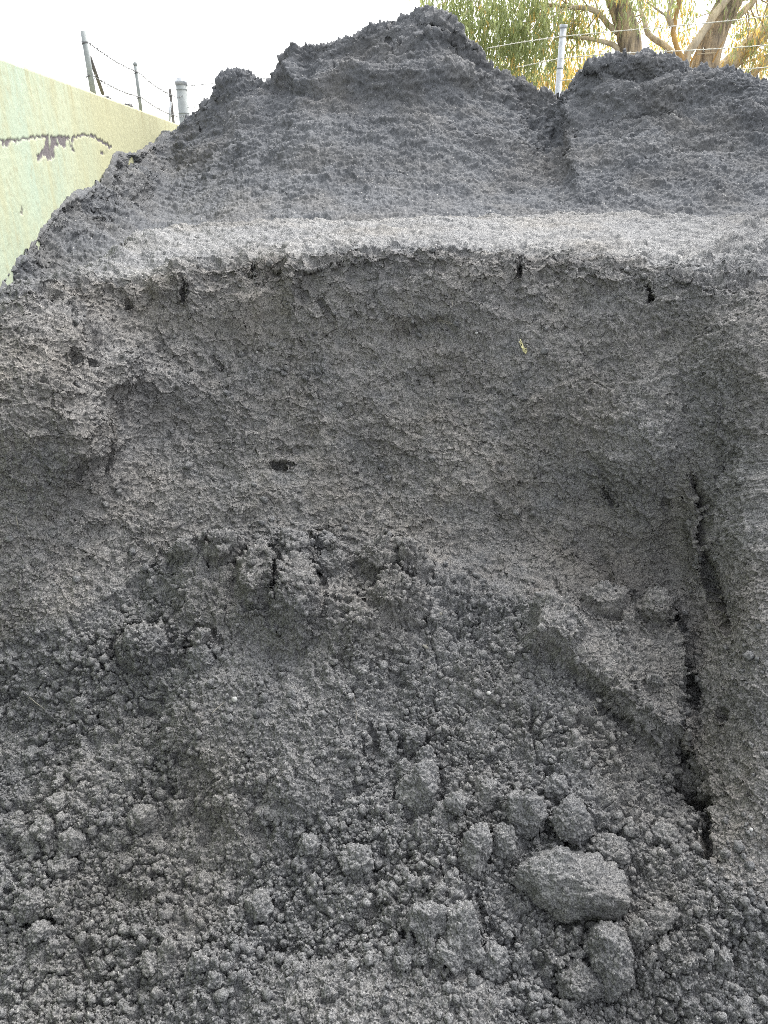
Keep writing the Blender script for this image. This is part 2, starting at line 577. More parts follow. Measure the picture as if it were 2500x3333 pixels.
    # smooth sheared faces inside the spill
    tongue = F.mask(S([(480, 1400), (700, 1420), (800, 1520), (790, 1640), (720, 1730), (640, 1775), (560, 1750), (590, 1830), (520, 1840), (470, 1700), (380, 1640), (330, 1580), (400, 1500)]), 80, warp)
    slab = F.mask(S([(1180, 1310), (1440, 1300), (1470, 1420), (1480, 1600), (1400, 1590), (1260, 1470), (1130, 1400)]), 30, warp)
    foot = F.mask(S([(560, 2120), (640, 2060), (850, 2040), (960, 2070), (1090, 2120), (1080, 2230), (540, 2230)]), 50, warp)
    mass = F.mask(S([(340, 1210), (400, 1165), (700, 1150), (860, 1165), (1000, 1240), (980, 1330), (900, 1400), (760, 1430), (640, 1440), (520, 1400), (380, 1330)]), 60, warp)
    wall_r = np.where(py > 0, smoothstep(1480 * 1.507, 1540 * 1.507, px + .6 * warp[0]), 0) * (1 - loose)
    shoulder = F.mask(S([(1240, 700), (1420, 560), (1700, 560), (1700, 1250), (1560, 1200), (1480, 1020), (1320, 1150), (1230, 950)]), 120, warp)
    buttress = F.mask(S([(-60, 640), (170, 640), (330, 700), (420, 830), (330, 900), (230, 900), (180, 1020), (90, 1080), (-60, 900)]), 60, warp)
    smooth_in = np.clip(.8 * tongue + slab + .7 * foot + .45 * mass, 0, 1) * (.75 + .35 * smoothstep(-.3, .2, fbm(P32, .06, 3, 18)))
    smooth_in = np.clip(smooth_in, 0, 1)
    cut = (1 - loose) + loose * .85 * smooth_in
    cut = cut * (1 - ledge) * (1 - .55 * shoulder) * (1 - .25 * buttress)
    cut = np.clip(cut, 0, 1)
    rough = 1 - cut

    # ---- large shapes
    F.patch(S([(1150, 1310), (1290, 1290), (1440, 1295), (1470, 1400), (1490, 1620), (1400, 1610), (1250, 1470), (1125, 1400)]), .07, 34, warp_s)
    F.patch(S([(1130, 1330), (1210, 1310), (1250, 1380), (1215, 1430), (1125, 1405)]), .035, 30, warp_s)
    F.patch(S([(340, 1230), (400, 1170), (520, 1180), (560, 1150), (700, 1160), (760, 1190), (860, 1165), (960, 1220), (930, 1350), (760, 1420), (560, 1400), (380, 1330)]), .07, 90, warp)
    for (x, y, rx, ry, h) in ((400, 1200, 45, 35, .03), (480, 1205, 50, 45, .045), (560, 1290, 45, 70, .05), (640, 1320, 55, 85, .045), (725, 1215, 28, 32, .04),
                              (690, 1170, 25, 20, .03), (830, 1240, 60, 45, .035), (890, 1250, 35, 30, .03), (860, 1320, 60, 45, .03), (440, 1410, 28, 30, .035), (310, 1400, 60, 50, .03),
                              (640, 1210, 40, 40, .025), (1290, 1320, 50, 30, .025), (1400, 1330, 40, 35, .02)):
        F.blob(x * 1.507, y * 1.507, rx * 1.507, ry * 1.507, 1.5 * h, 5)
        w_ = F.window([(x * 1.507, y * 1.507)], 120)
        q_ = np.sqrt(((F.px[w_] + warp_s[0][w_]) / 1.507 - x) ** 2 / rx ** 2 + ((F.py[w_] + warp_s[1][w_]) / 1.507 - y) ** 2 / ry ** 2)
        F.D[w_] -= .022 * np.exp(-((q_ - 1.12) / .13) ** 2)
    F.patch(S([(420, 1330), (620, 1300), (860, 1340), (850, 1440), (800, 1560), (790, 1640), (720, 1740), (640, 1785), (560, 1750), (540, 1840), (490, 1830), (430, 1700), (340, 1590), (360, 1450)]), .055, 120, warp_s)
    F.patch(S([(280, 1390), (400, 1330), (420, 1400), (330, 1470), (280, 1440)]), .03, 30, warp_s)
    F.patch(S([(810, 1930), (880, 1885), (980, 1900), (1030, 1990), (1040, 2080), (960, 2110), (870, 2080), (830, 2020)]), .04, 50, warp_s)
    F.patch(S([(540, 2130), (640, 2070), (850, 2050), (1000, 2070), (1090, 2120), (1090, 2260), (520, 2260)]), .03, 60, warp_s)
    # left buttress with its rounded snout, and the broken step beside it
    F.patch(S([(-500, 700), (60, 630), (150, 640), (185, 720), (190, 800), (300, 760), (300, 830), (230, 900), (220, 1000), (130, 1065), (60, 1040), (-100, 1030), (-500, 1030)]), .055, 190, warp)
    F.patch(S([(215, 790), (240, 755), (310, 765), (310, 830), (270, 870), (215, 850)]), .04, 30, warp_s)
    F.patch(S([(300, 800), (390, 790), (440, 830), (430, 900), (330, 880)]), .025, 40, warp_s)
    F.patch(S([(100, 900), (220, 880), (260, 960), (210, 1010), (130, 1020)]), .03, 45, warp_s)
    # scallops bitten out below the lip
    for (x, y, rx, ry, h) in ((330, 690, 60, 55, -.02), (200, 740, 16, 60, -.04), (700, 630, 60, 45, -.02), (900, 720, 110, 28, -.030), (840, 780, 90, 60, -.018), (1180, 640, 120, 50, -.012),
                              (660, 955, 45, 30, -.02), (790, 1000, 45, 60, -.015), (1300, 1100, 60, 80, -.02), (1420, 700, 90, 60, -.01), (1502, 1100, 12, 70, -.04), (470, 760, 80, 80, -.02),
                              (380, 920, 90, 60, -.012), (1000, 900, 200, 150, -.02), (600, 1090, 160, 60, .02), (980, 1000, 120, 120, .02), (1250, 900, 90, 120, .03), (1390, 950, 60, 100, .035),
                              (1330, 1010, 40, 40, .03), (1575, 535, 30, 14, .05), (1625, 515, 36, 16, .06), (1610, 575, 34, 18, .05), (1650, 550, 30, 18, .06), (1560, 590, 26, 14, .035), (1510, 560, 30, 12, .03), (330, 520, 26, 10, .03), (260, 560, 30, 12, .035), (190, 605, 24, 10, .03), (500, 640, 90, 60, .015), (1010, 640, 90, 50, .012), (620, 600, 25, 45, .03), (1590, 1130, 60, 100, .03), (1640, 940, 100, 240, .05), (1600, 760, 70, 90, .04), (1560, 900, 40, 60, .03), (1470, 1160, 45, 130, -.03), (1630, 1300, 60, 120, .025)):
        F.blob(x * 1.507, y * 1.507, rx * 1.507, ry * 1.507, h, 2.2)
    # overhang shadow ledges running across the face
    for pts, wd, dp in ((S([(830, 745), (880, 705), (930, 690), (985, 705)]), 14, .028), (S([(640, 595), (655, 630), (650, 660)]), 12, .035), (S([(740, 560), (800, 575), (870, 555), (905, 545)]), 9, .02),
                        (S([(590, 950), (605, 970), (660, 975)]), 8, .02), (S([(740, 880), (770, 890), (790, 860)]), 6, .015), (S([(800, 950), (830, 970), (860, 975)]), 7, .02),
                        (S([(1270, 980), (1300, 1030), (1330, 1075)]), 7, .03), (S([(1290, 1190), (1330, 1250)]), 12, .035), (S([(1060, 570), (1100, 560), (1160, 560), (1230, 575)]), 9, .010),
                        (S([(1250, 590), (1300, 620), (1330, 615)]), 9, .02), (S([(440, 600), (540, 585), (560, 600)]), 6, .015), (S([(330, 700), (345, 750), (420, 800)]), 9, .02)):
        F.crack(pts, wd * 1.3, dp, warp_s)
    # open cracks and holes
    cracks = [((393, 600), (392, 630), (396, 655), 3.2, .05), ((1122, 555), (1123, 580), (1124, 603), 3.2, .05), 
              ((543, 565), (543, 580), 3, .04), ((600, 1250), (598, 1310), (604, 1365), 3.6, .08), ((585, 1238), (600, 1245), 3, .05), ((445, 1205), (443, 1240), (450, 1250), 6, .08),
              ((697, 1175), (698, 1210), 7, .10), ((330, 1215), (320, 1230), 7, .06), ((865, 1210), (895, 1228), (903, 1205), 4, .06), ((585, 1000), (604, 1007), (632, 1004), 4.5, .05),
              ((1395, 615), (1402, 640), 4.5, .06), ((1408, 620), (1400, 650), 4, .05), ((147, 770), (148, 795), 7, .06), ((187, 720), (190, 765), (205, 790), 8, .10), ((270, 640), (280, 660), 5, .05),
               ((790, 1600), (800, 1650), 6, .03), ((800, 1560), (815, 1620), (790, 1700), (720, 1740), 12, .05),
              ((1125, 1405), (1215, 1445), (1290, 1510), (1370, 1600), 9, .05), ((1145, 1320), (1125, 1395), 8, .03), ((1488, 1030), (1512, 1080), (1518, 1180), 15, .17), ((1520, 1190), (1535, 1260), (1575, 1370), 15, .13),
              ((1450, 1310), (1470, 1400), (1478, 1440), 12, .14), ((1475, 1430), (1485, 1500), (1500, 1520), 12, .11), ((1470, 1600), (1495, 1690), (1510, 1740), (1525, 1860), 11, .15), ((1550, 1530), (1556, 1560), 7, .06),
              ((1300, 1060), (1325, 1095), 4, .05), ((1440, 1080), (1435, 1110), 5, .04), ((870, 1885), (830, 1930), (830, 2000), 6, .05), ((1035, 1920), (1040, 1990), 7, .05), ((870, 2010), (870, 2080), 4, .05),
              ((1030, 2010), (1030, 2060), (1060, 2110), 6, .05), ((980, 2050), (960, 2110), 4, .04), ((1105, 2000), (1110, 2050), 4, .04), ((1190, 1760), (1195, 1790), 9, .06), ((100, 1985), (130, 1995), 8, .06),
              ((225, 960), (240, 1000), (235, 1020), 5, .04), ((160, 1005), (165, 1040), 6, .05), ((455, 760), (480, 790), 4, .02), ((1470, 1560), (1465, 1640), 7, .04), ((690, 640), (720, 690), 5, .025)]
    for c in cracks:
        thin = c[-2] < 6
        F.crack(S(c[:-2]), c[-2] * 1.507 * (.9 if thin else 1), c[-1] * (1.5 if thin else 1), tuple(.4 * q for q in warp_s) if thin else warp_s)
    # hollows that the larger clods sit in
    for (x, y, hw, hh, _) in NAMED:
        F.blob(x, y + .12 * hh, hw * 1.35, hh * 1.3, -.00036 * min(hw, hh), 4)
    P = P + n0 * F.D[..., None]

    # ---- broad unevenness
    P32 = P.astype(np.float32)
    und = .022 * fbm(P32, .34, 2, 20) + .012 * fbm(P32, .12, 2, 23) * (.6 + .8 * rough)
    und += .022 * loose * (1 - smooth_in) * (fbm(P32, .17, 2, 26))
    und += (.010 * ledge + .012 * shoulder + .008 * buttress) * fbm(P32, .09, 3, 29, ridged=True)
    # torn scabs on the cut face: thin layers with a hard lower edge
    scab = fbm(P32 * np.array([1, 1, 1.5], np.float32), .10, 4, 33, .55)
    und += np.clip(cut, 0, 1) * (.0035 * smoothstep(-.02, .08, scab) + .004 * smoothstep(.18, .24, scab) + .010 * fbm(P32, .07, 4, 37, .65) + .010 * fbm(P32, .11, 4, 39, .6, True))
    lip = np.broadcast_to((smoothstep(9.3, 9.9, v) * smoothstep(11.6, 10.9, v))[:, None], px.shape)
    und += lip * (.030 * fbm(P32, .17, 3, 101) + .024 * fbm(P32, .05, 3, 102) - .02 * smoothstep(.1, .35, perlin(P32, .09, 103)))
    P = P + n0 * und[..., None]
    # ---- lumps and crumbs
    P32 = P.astype(np.float32)
    n1 = grid_normals(P)
    patchy = smoothstep(-.25, .3, fbm(P32, .11, 3, 40))
    rr = np.clip(rough * (.65 + .6 * patchy) + .42 * patchy, 0, 1.2)
    clod = loose * (1 - smooth_in)
    D = .034 * clod * smoothstep(-.05, .3, fbm(P32, .2, 2, 47)) * lumps(P32, .055, 1)
    D += .0175 * np.maximum(rr - .2, 0) * 1.2 * lumps(P32, .024, 2)
    D += .0098 * (.30 + .8 * rr) * lumps(P32, .0115, 3)
    D += .0072 * (.85 + .3 * rr) * lumps(P32, .0065, 5)
    D += .010 * cut * smoothstep(.15, .4, perlin(P32, .05, 46)) * lumps(P32, .03, 6)
    D -= .007 * smoothstep(.22, .5, perlin(P32, .026, 44)) * (.5 + .5 * patchy)
    D -= .012 * clod * smoothstep(.15, .5, perlin(P32, .04, 45))
    D -= .016 * clod * np.exp(-((perlin(P32, .06, 48) + .35 * perlin(P32, .02, 49)) / .07) ** 2) * smoothstep(-.2, .2, perlin(P32, .16, 51))
    D -= .006 * (1 - clod) * (1 - ledge) * np.exp(-((perlin(P32, .07, 52) + .4 * perlin(P32, .022, 53)) / .05) ** 2) * smoothstep(0, .3, perlin(P32, .18, 54))
    D += .004 * fbm(P32, .03, 3, 50, .6) * (.5 + .6 * rough)
    D += 0
    D *= 1 - .5 * ledge
    D += ledge * (.016 * fbm(P32, .11, 4, 58, .6) + .007 * patchy * lumps(P32, .03, 8) + .003 * lumps(P32, .016, 9))
    P = P + n1 * (D - .012)[..., None]
    o = link_mesh('soil_heap', P.reshape(-1, 3), grid_faces(*px.shape), M_SOIL)
    add_attr(o, 'cut', cut * (1 - .45 * loose) * smoothstep(-.5, .3, scab + .25) * (1 - .35 * patchy))
    add_attr(o, 'dry', np.clip(ledge * (.55 + .38 * patchy) * smoothstep(100, 480, px) * (1 - .55 * smoothstep(2150, 2450, px + warp[0])) + .3 * shoulder * patchy, 0, 1))  # ledge paled for dry soil and, as painted light, for its sky-lit top
    tag(o, 'low grey soil heap in front, cut to a steep face under a flat ledge', 'soil heap')
    qx, qy = project(P)
    return dict(P=P, N=n1, px=qx, py=qy, front=front, loose=loose, rough=rough, clod=clod, ledge=ledge, v=v, cols=cols)


# ---- the tall heap behind
def wall_x(Y):
    return -1.14 - 0.10 * Y


def wall_depth(px, py):
    xn = (px - 1250) / 2500; den = CP + (1666.5 - py) / 2500 * SP
    return -1.14 / (xn / den + 0.10)


CREST = [(0, 645), (5, 610), (35, 572), (60, 545), (88, 505), (95, 486), (120, 462), (130, 448), (150, 432), (175, 420), (215, 402), (232, 385), (238, 366), (243, 333), (250, 329), (258, 336),
         (285, 331), (300, 337), (318, 322), (340, 311), (352, 300), (370, 291), (390, 282), (400, 268), (418, 258), (430, 247), (436, 242), (438, 226), (446, 221), (452, 230), (462, 229), (466, 205),
         (475, 203), (480, 192), (487, 168), (500, 156), (512, 149), (520, 156), (531, 151), (548, 168), (562, 172), (582, 168), (590, 150), (596, 133), (620, 118), (642, 104), (662, 92), (690, 92), (730, 85),
         (762, 78), (790, 62), (812, 56), (845, 60), (868, 36), (885, 42), (905, 34), (915, 25), (930, 22), (945, 35), (955, 52), (985, 62), (1000, 80), (1020, 92), (1040, 112), (1055, 128), (1080, 145),
         (1105, 160), (1130, 165), (1160, 184), (1185, 189), (1205, 202), (1222, 205), (1240, 190), (1255, 168), (1262, 146), (1275, 140), (1310, 138), (1350, 136), (1380, 126), (1405, 122), (1440, 124), (1465, 128),
         (1474, 150), (1500, 152), (1530, 152), (1560, 158), (1590, 162), (1620, 163), (1659, 172)]


def build_back_heap():
    cols = columns(-40, 2540, 2.0, -1300, 4300, 50)
    cr = np.array(S(CREST))
    cr[:, 1] += 17 * smoothstep(560, 800, cr[:, 0]) + 10 * smoothstep(1450, 1600, cr[:, 0]) * smoothstep(1880, 1800, cr[:, 0])
    rnd_y = np.interp(cols, np.concatenate([[-1300], cr[:, 0], [4300]]), np.concatenate([[2100], cr[:, 1], [300]]))
    sm = np.interp(cols, cols[1:-1], np.convolve(rnd_y, np.ones(15) / 15, 'same')[1:-1])
    lf = smoothstep(560, 500, cols) * (cols > -20)
    rnd_y = rnd_y * (1 - lf) + sm * lf
    cx = np.array([-1300, 0, 90, 225, 365, 480, 560, 620, 700, 800, 900, 1000, 1200, 1400, 1500, 1650, 1830, 1890, 2200, 2500, 4300], float)
    cy = np.array([1.75, 3.43, 3.70, 4.55, 5.5, 6.3, 7.0, 7.0, 6.9, 6.8, 6.7, 6.6, 6.45, 6.3, 6.2, 6.1, 5.9, 5.6, 5.5, 5.3, 5.0])
    cY = hermite_rows(cols, cx, cy)
    # along the wall the visible edge is where the slope meets the wall face
    wd = wall_depth(cols, rnd_y)
    on_wall = smoothstep(575, 480, cols) * (cols > -10)
    cY = np.where(cols > -10, cY * (1 - on_wall) + on_wall * np.where((wd > 0) & (wd < 9), wd, cY), cY)
    crest = at(cols, rnd_y, cY)
    base = row_points(cols, [(-1300, 2300, 1.5), (-300, 1300, 2.35), (0, 1130, 2.42), (225, 1030, 2.72), (440, 880, 3.28), (600, 810, 3.8), (1250, 785, 3.95), (2000, 785, 3.9), (2500, 800, 3.65), (4300, 860, 3.4)])
    pc, pb = project(crest), project(base)

    uni = np.arange(-1300, 4300, 4.0)
    ker = np.exp(-np.linspace(-2.5, 2.5, 61) ** 2); ker /= ker.sum()
    low = np.pad(np.interp(uni, cols, pc[1]), 12, 'edge')
    low = np.max(np.stack([low[i:i + len(uni)] for i in range(25)]), 0)
    keep = smoothstep(620, 480, uni)
    low = low * (1 - keep) + np.interp(uni, cols, pc[1]) * keep
    smooth_y = np.interp(cols, uni, np.convolve(np.pad(low, 30, 'edge'), ker, 'valid'))
    smooth_Y = np.interp(cols, uni, np.convolve(np.pad(np.interp(uni, cols, crest[:, 1]), 30, 'edge'), ker, 'valid'))

    def between(f, bulge):
        py = smooth_y * f + pb[1] * (1 - f)
        Y = smooth_Y * f + base[:, 1] * (1 - f)
        return at(cols, py, Y + bulge)
    R = [base + np.array([0, -.5, -.9]), base, between(.25, .08), between(.5, .12), between(.75, .08), between(.96, .0), crest]
    left = smoothstep(620, 520, cols)[:, None]
    # past the wall line the slope simply goes on into and behind the wall; elsewhere it falls off to the back
    c1 = crest + np.array([0, .10, .0]) * (1 - left) + np.array([-.10, .02, -.0]) * left
    c2 = crest + np.array([0, .45, -.16]) * (1 - left) + np.array([-.14, .04, -.01]) * left
    c3 = crest + np.array([0, 1.3, -.9]) * (1 - left) + np.array([-.16, .06, -.03]) * left
    c4 = crest * np.array([1, 1, 0]) + np.array([0, 2.7, -.1]) * (1 - left) + np.array([-.18, .06, 0.2]) * left
    R += [c1, c2, c3, c4]
    K = np.stack(R, 0)
    counts = [10, 85, 95, 100, 85, 24, 10, 16, 14, 10]
    v = []
    for i, c in enumerate(counts):
        v += list(i + np.arange(c) / c)
    v.append(len(counts))
    v = np.array(v)
    P = hermite_rows(v, np.arange(len(R)), K)
    px, py = project(P)
    front = np.broadcast_to(((v > .8) & (v < 6.2))[:, None], px.shape)
    crestness = np.broadcast_to((smoothstep(4.6, 6, v) * smoothstep(8.5, 6.4, v))[:, None], px.shape)
    n0 = grid_normals(P)
    P32 = P.astype(np.float32)
    warp = (26 * perlin(P32, .35, 1) + 10 * perlin(P32, .1, 6), 26 * perlin(P32, .35, 2) + 10 * perlin(P32, .1, 7))
    F = Features(px, py, front)
    # gully right of the summit, shallow chutes, shelves, pinnacles, the overhanging block on the right
    for pts, wd_, dp in ((S([(1215, 200), (1205, 260), (1190, 310), (1200, 360), (1235, 410), (1240, 460)]), 24, .045), (S([(1190, 250), (1185, 320)]), 30, .03), (S([(1120, 190), (1150, 260), (1170, 330)]), 40, .07),
                         (S([(560, 190), (620, 200), (700, 215)]), 14, .06), (S([(950, 190), (1030, 210), (1100, 215)]), 12, .05), (S([(830, 100), (850, 140)]), 8, .06), (S([(720, 120), (745, 180)]), 10, .06),
                         (S([(1290, 320), (1360, 300), (1420, 290)]), 9, .05), (S([(1330, 250), (1400, 240), (1480, 260)]), 9, .05), (S([(1400, 360), (1500, 330), (1600, 300)]), 10, .04),
                         (S([(1555, 215), (1580, 235), (1659, 240)]), 9, .05), (S([(300, 340), (260, 380), (250, 420)]), 12, .06), (S([(340, 345), (470, 300)]), 12, .05), (S([(230, 440), (330, 430), (440, 420)]), 8, .03),
                         (S([(1270, 160), (1330, 172), (1420, 172), (1470, 165)]), 9, .07)):
        F.crack(pts, wd_ * 1.5, dp, warp)
    for (x, y, rx, ry, h) in ((640, 165, 14, 30, .12), (800, 185, 50, 20, .08), (900, 180, 70, 26, .11), (760, 175, 40, 20, .07), (1010, 190, 60, 22, .08), (1090, 215, 40, 22, .06), (700, 190, 40, 16, .06), (500, 190, 24, 30, .06), (940, 90, 50, 60, .10), (850, 110, 40, 40, .06),
                              (1250, 330, 26, 90, .09), (1240, 250, 30, 40, .07), (1560, 185, 50, 22, .08), (1450, 200, 60, 25, .08), (1340, 210, 50, 20, .06), (1600, 250, 50, 25, .07), (1400, 150, 60, 16, .06), (1310, 152, 40, 14, .05),
                              (1380, 330, 80, 40, .05), (1000, 300, 120, 80, .05), (700, 300, 140, 60, .04), (300, 400, 60, 30, .05), (420, 330, 60, 30, .05), (200, 520, 60, 40, .04), (1520, 380, 100, 50, .04),
                              (1255, 318, 8, 7, -.05), (1080, 275, 12, 7, -.03), (900, 240, 110, 40, -.04), (520, 250, 80, 50, .05)):
        F.blob(x * 1.507, y * 1.507, rx * 1.507, ry * 1.507, h, 2.4)
    P = P + n0 * F.D[..., None]
    P32 = P.astype(np.float32)
    lower = np.broadcast_to(smoothstep(4.2, 1.5, v)[:, None], px.shape)
    und = .05 * fbm(P32, .8, 3, 60) * (1 - .7 * crestness) + .028 * fbm(P32, .24, 3, 64, .55, True) * (1 - .45 * lower)
    # crusty shelves: terraces broken by noise
    st = P32[..., 2] * 7.5 + 1.6 * fbm(P32, .5, 3, 70)
    saw = st - np.floor(st)
    und += .022 * (1 - .75 * lower) * smoothstep(0, .8, saw) * smoothstep(1.0, .86, saw) * smoothstep(-.1, .3, fbm(P32, .45, 2, 75))
    P = P + n0 * und[..., None]
    n1 = grid_normals(P)
    P32 = P.astype(np.float32)
    patchy = smoothstep(-.3, .35, fbm(P32, .25, 3, 80))
    r = (.45 + .75 * patchy) * (1 - .35 * lower)
    sq = P32 * np.array([1, 1, 1.7], np.float32)
    clump = smoothstep(.0, .4, fbm(P32, .3, 4, 82, .6)) * (1 - .5 * lower)
    D = .045 * clump * lumps(P32, .085, 11) + .026 * np.maximum(clump, .3 * r) * lumps(P32, .036, 12) + .013 * (.5 + .6 * r) * lumps(P32, .018, 13) + .009 * lumps(P32, .010, 14)
    D += .018 * fbm(P32, .06, 3, 84, .6) + .04 * (1 - .6 * lower) * fbm(sq, .22, 5, 87, .62, True)
    P = P + n1 * ((D - .03) * (1 - .55 * left[:, 0] * crestness))[..., None]
    # ragged little spikes along the crest
    spk = np.maximum(0, fbm(P32, .06, 2, 90) - .10) * crestness * (1 - left[:, 0])
    P[..., 2] += .05 * spk + .06 * np.maximum(0, fbm(P32, .032, 2, 92) - .12) * crestness * (1 - left[:, 0])
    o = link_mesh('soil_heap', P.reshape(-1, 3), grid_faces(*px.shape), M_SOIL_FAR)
    add_attr(o, 'cut', np.clip(.0 * lower + .5 * smoothstep(0, .4, fbm(P32, .5, 2, 95)), 0, 1))
    tag(o, 'tall dark soil heap behind the cut ledge, with a jagged peak against the white sky', 'soil heap')
    qx, qy = project(P)
    return dict(P=P, N=n1, px=qx, py=qy, front=front, v=v, cols=cols)


FRONT = build_front_heap()
BACK = build_back_heap()


def pick(G, x, y, pad=14):
    """the heap vertex whose photograph position is nearest to (x, y)."""
    c = np.searchsorted(G['cols'], x)
    lo, hi = max(0, c - pad), min(len(G['cols']), c + pad)
    d = (G['px'][:, lo:hi] - x) ** 2 + (G['py'][:, lo:hi] - y) ** 2
    d = np.where(G['front'][:, lo:hi], d, 1e12)
    i, j = np.unravel_index(np.argmin(d), d.shape)
    return G['P'][i, lo + j], G['N'][i, lo + j]


# ------------------------------------------------------------------ the wall on the left
WALL_TOP = 2.0


def wall_material():
    m, nt, b = new_mat('mossy_render')
    c = geo_coord(nt)
    mp = nt.nodes.new('ShaderNodeMapping')
    mp.inputs['Scale'].default_value = (1, 1, 0.12)
    nt.links.new(c, mp.inputs['Vector'])
    pale, green, ochre = (0.38, 0.425, 0.315), (0.325, 0.40, 0.315), (0.39, 0.385, 0.24)
    n1 = noise_node(nt, 2.2, 4, 0.6, c)
    col = mix_node(nt, ramp_node(nt, n1.outputs[0], 0.38, 0.62), pale, green)
    n2 = noise_node(nt, 1.1, 3, 0.5, mp.outputs[0])
    sx = nt.nodes.new('ShaderNodeSeparateXYZ')
    nt.links.new(c, sx.inputs[0])
    far = nt.nodes.new('ShaderNodeMapRange')
    far.inputs['From Min'].default_value = 3.4; far.inputs['From Max'].default_value = 6.2
    nt.links.new(sx.outputs['Y'], far.inputs['Value'])
    high = nt.nodes.new('ShaderNodeMapRange')
    high.inputs['From Min'].default_value = 1.72; high.inputs['From Max'].default_value = 2.0
    nt.links.new(sx.outputs['Z'], high.inputs['Value'])
    addn = nt.nodes.new('ShaderNodeMath'); addn.operation = 'ADD'
    nt.links.new(far.outputs[0], addn.inputs[0]); nt.links.new(n2.outputs[0], addn.inputs[1])
    f = ramp_node(nt, addn.outputs[0], 0.55, 1.25)
    col = mix_node(nt, f, col, ochre)
    streak = noise_node(nt, 14, 5, 0.65, mp.outputs[0])
    sf = mix_node(nt, 1.0, ramp_node(nt, streak.outputs[0], 0.50, 0.72), high.outputs[0], 'MULTIPLY')
    col = mix_node(nt, sf, col, (0.29, 0.26, 0.14))
    s2 = noise_node(nt, 9, 4, 0.7, mp.outputs[0])
    col = mix_node(nt, ramp_node(nt, s2.outputs[0], 0.47, 0.7, (0, 0, 0), (.75, .75, .75)), col, (0.36, 0.355, 0.22))
    spots = noise_node(nt, 22, 5, 0.7, c)
    col = mix_node(nt, ramp_node(nt, spots.outputs[0], 0.52, 0.72, (0, 0, 0), (.75, .75, .75)), col, (0.31, 0.305, 0.20))
    fine = noise_node(nt, 160, 3, 0.7, c)
    col = mix_node(nt, 1.0, col, ramp_node(nt, fine.outputs[0], 0.3, 0.7, (.90, .90, .89), (1.08, 1.08, 1.08)), 'MULTIPLY')
    att = nt.nodes.new('ShaderNodeAttribute')
    att.attribute_name = 'bare'
    bn = noise_node(nt, 120, 4, 0.75, c)
    bare = ramp_node(nt, bn.outputs[0], 0.35, 0.7, (0.08, 0.07, 0.073), (0.20, 0.18, 0.18))
    col = mix_node(nt, att.outputs['Fac'], col, bare)
    nt.links.new(col, b.inputs['Base Color'])
    b.inputs['Roughness'].default_value = 0.9
    b.inputs['Specular IOR Level'].default_value = 0.2
    bump = nt.nodes.new('ShaderNodeBump')
    bump.inputs['Distance'].default_value = 0.004
    bump.inputs['Strength'].default_value = 0.6
    bh = noise_node(nt, 45, 6, 0.7, c)
    nt.links.new(bh.outputs[0], bump.inputs['Height'])
    nt.links.new(bump.outputs[0], b.inputs['Normal'])
    return m


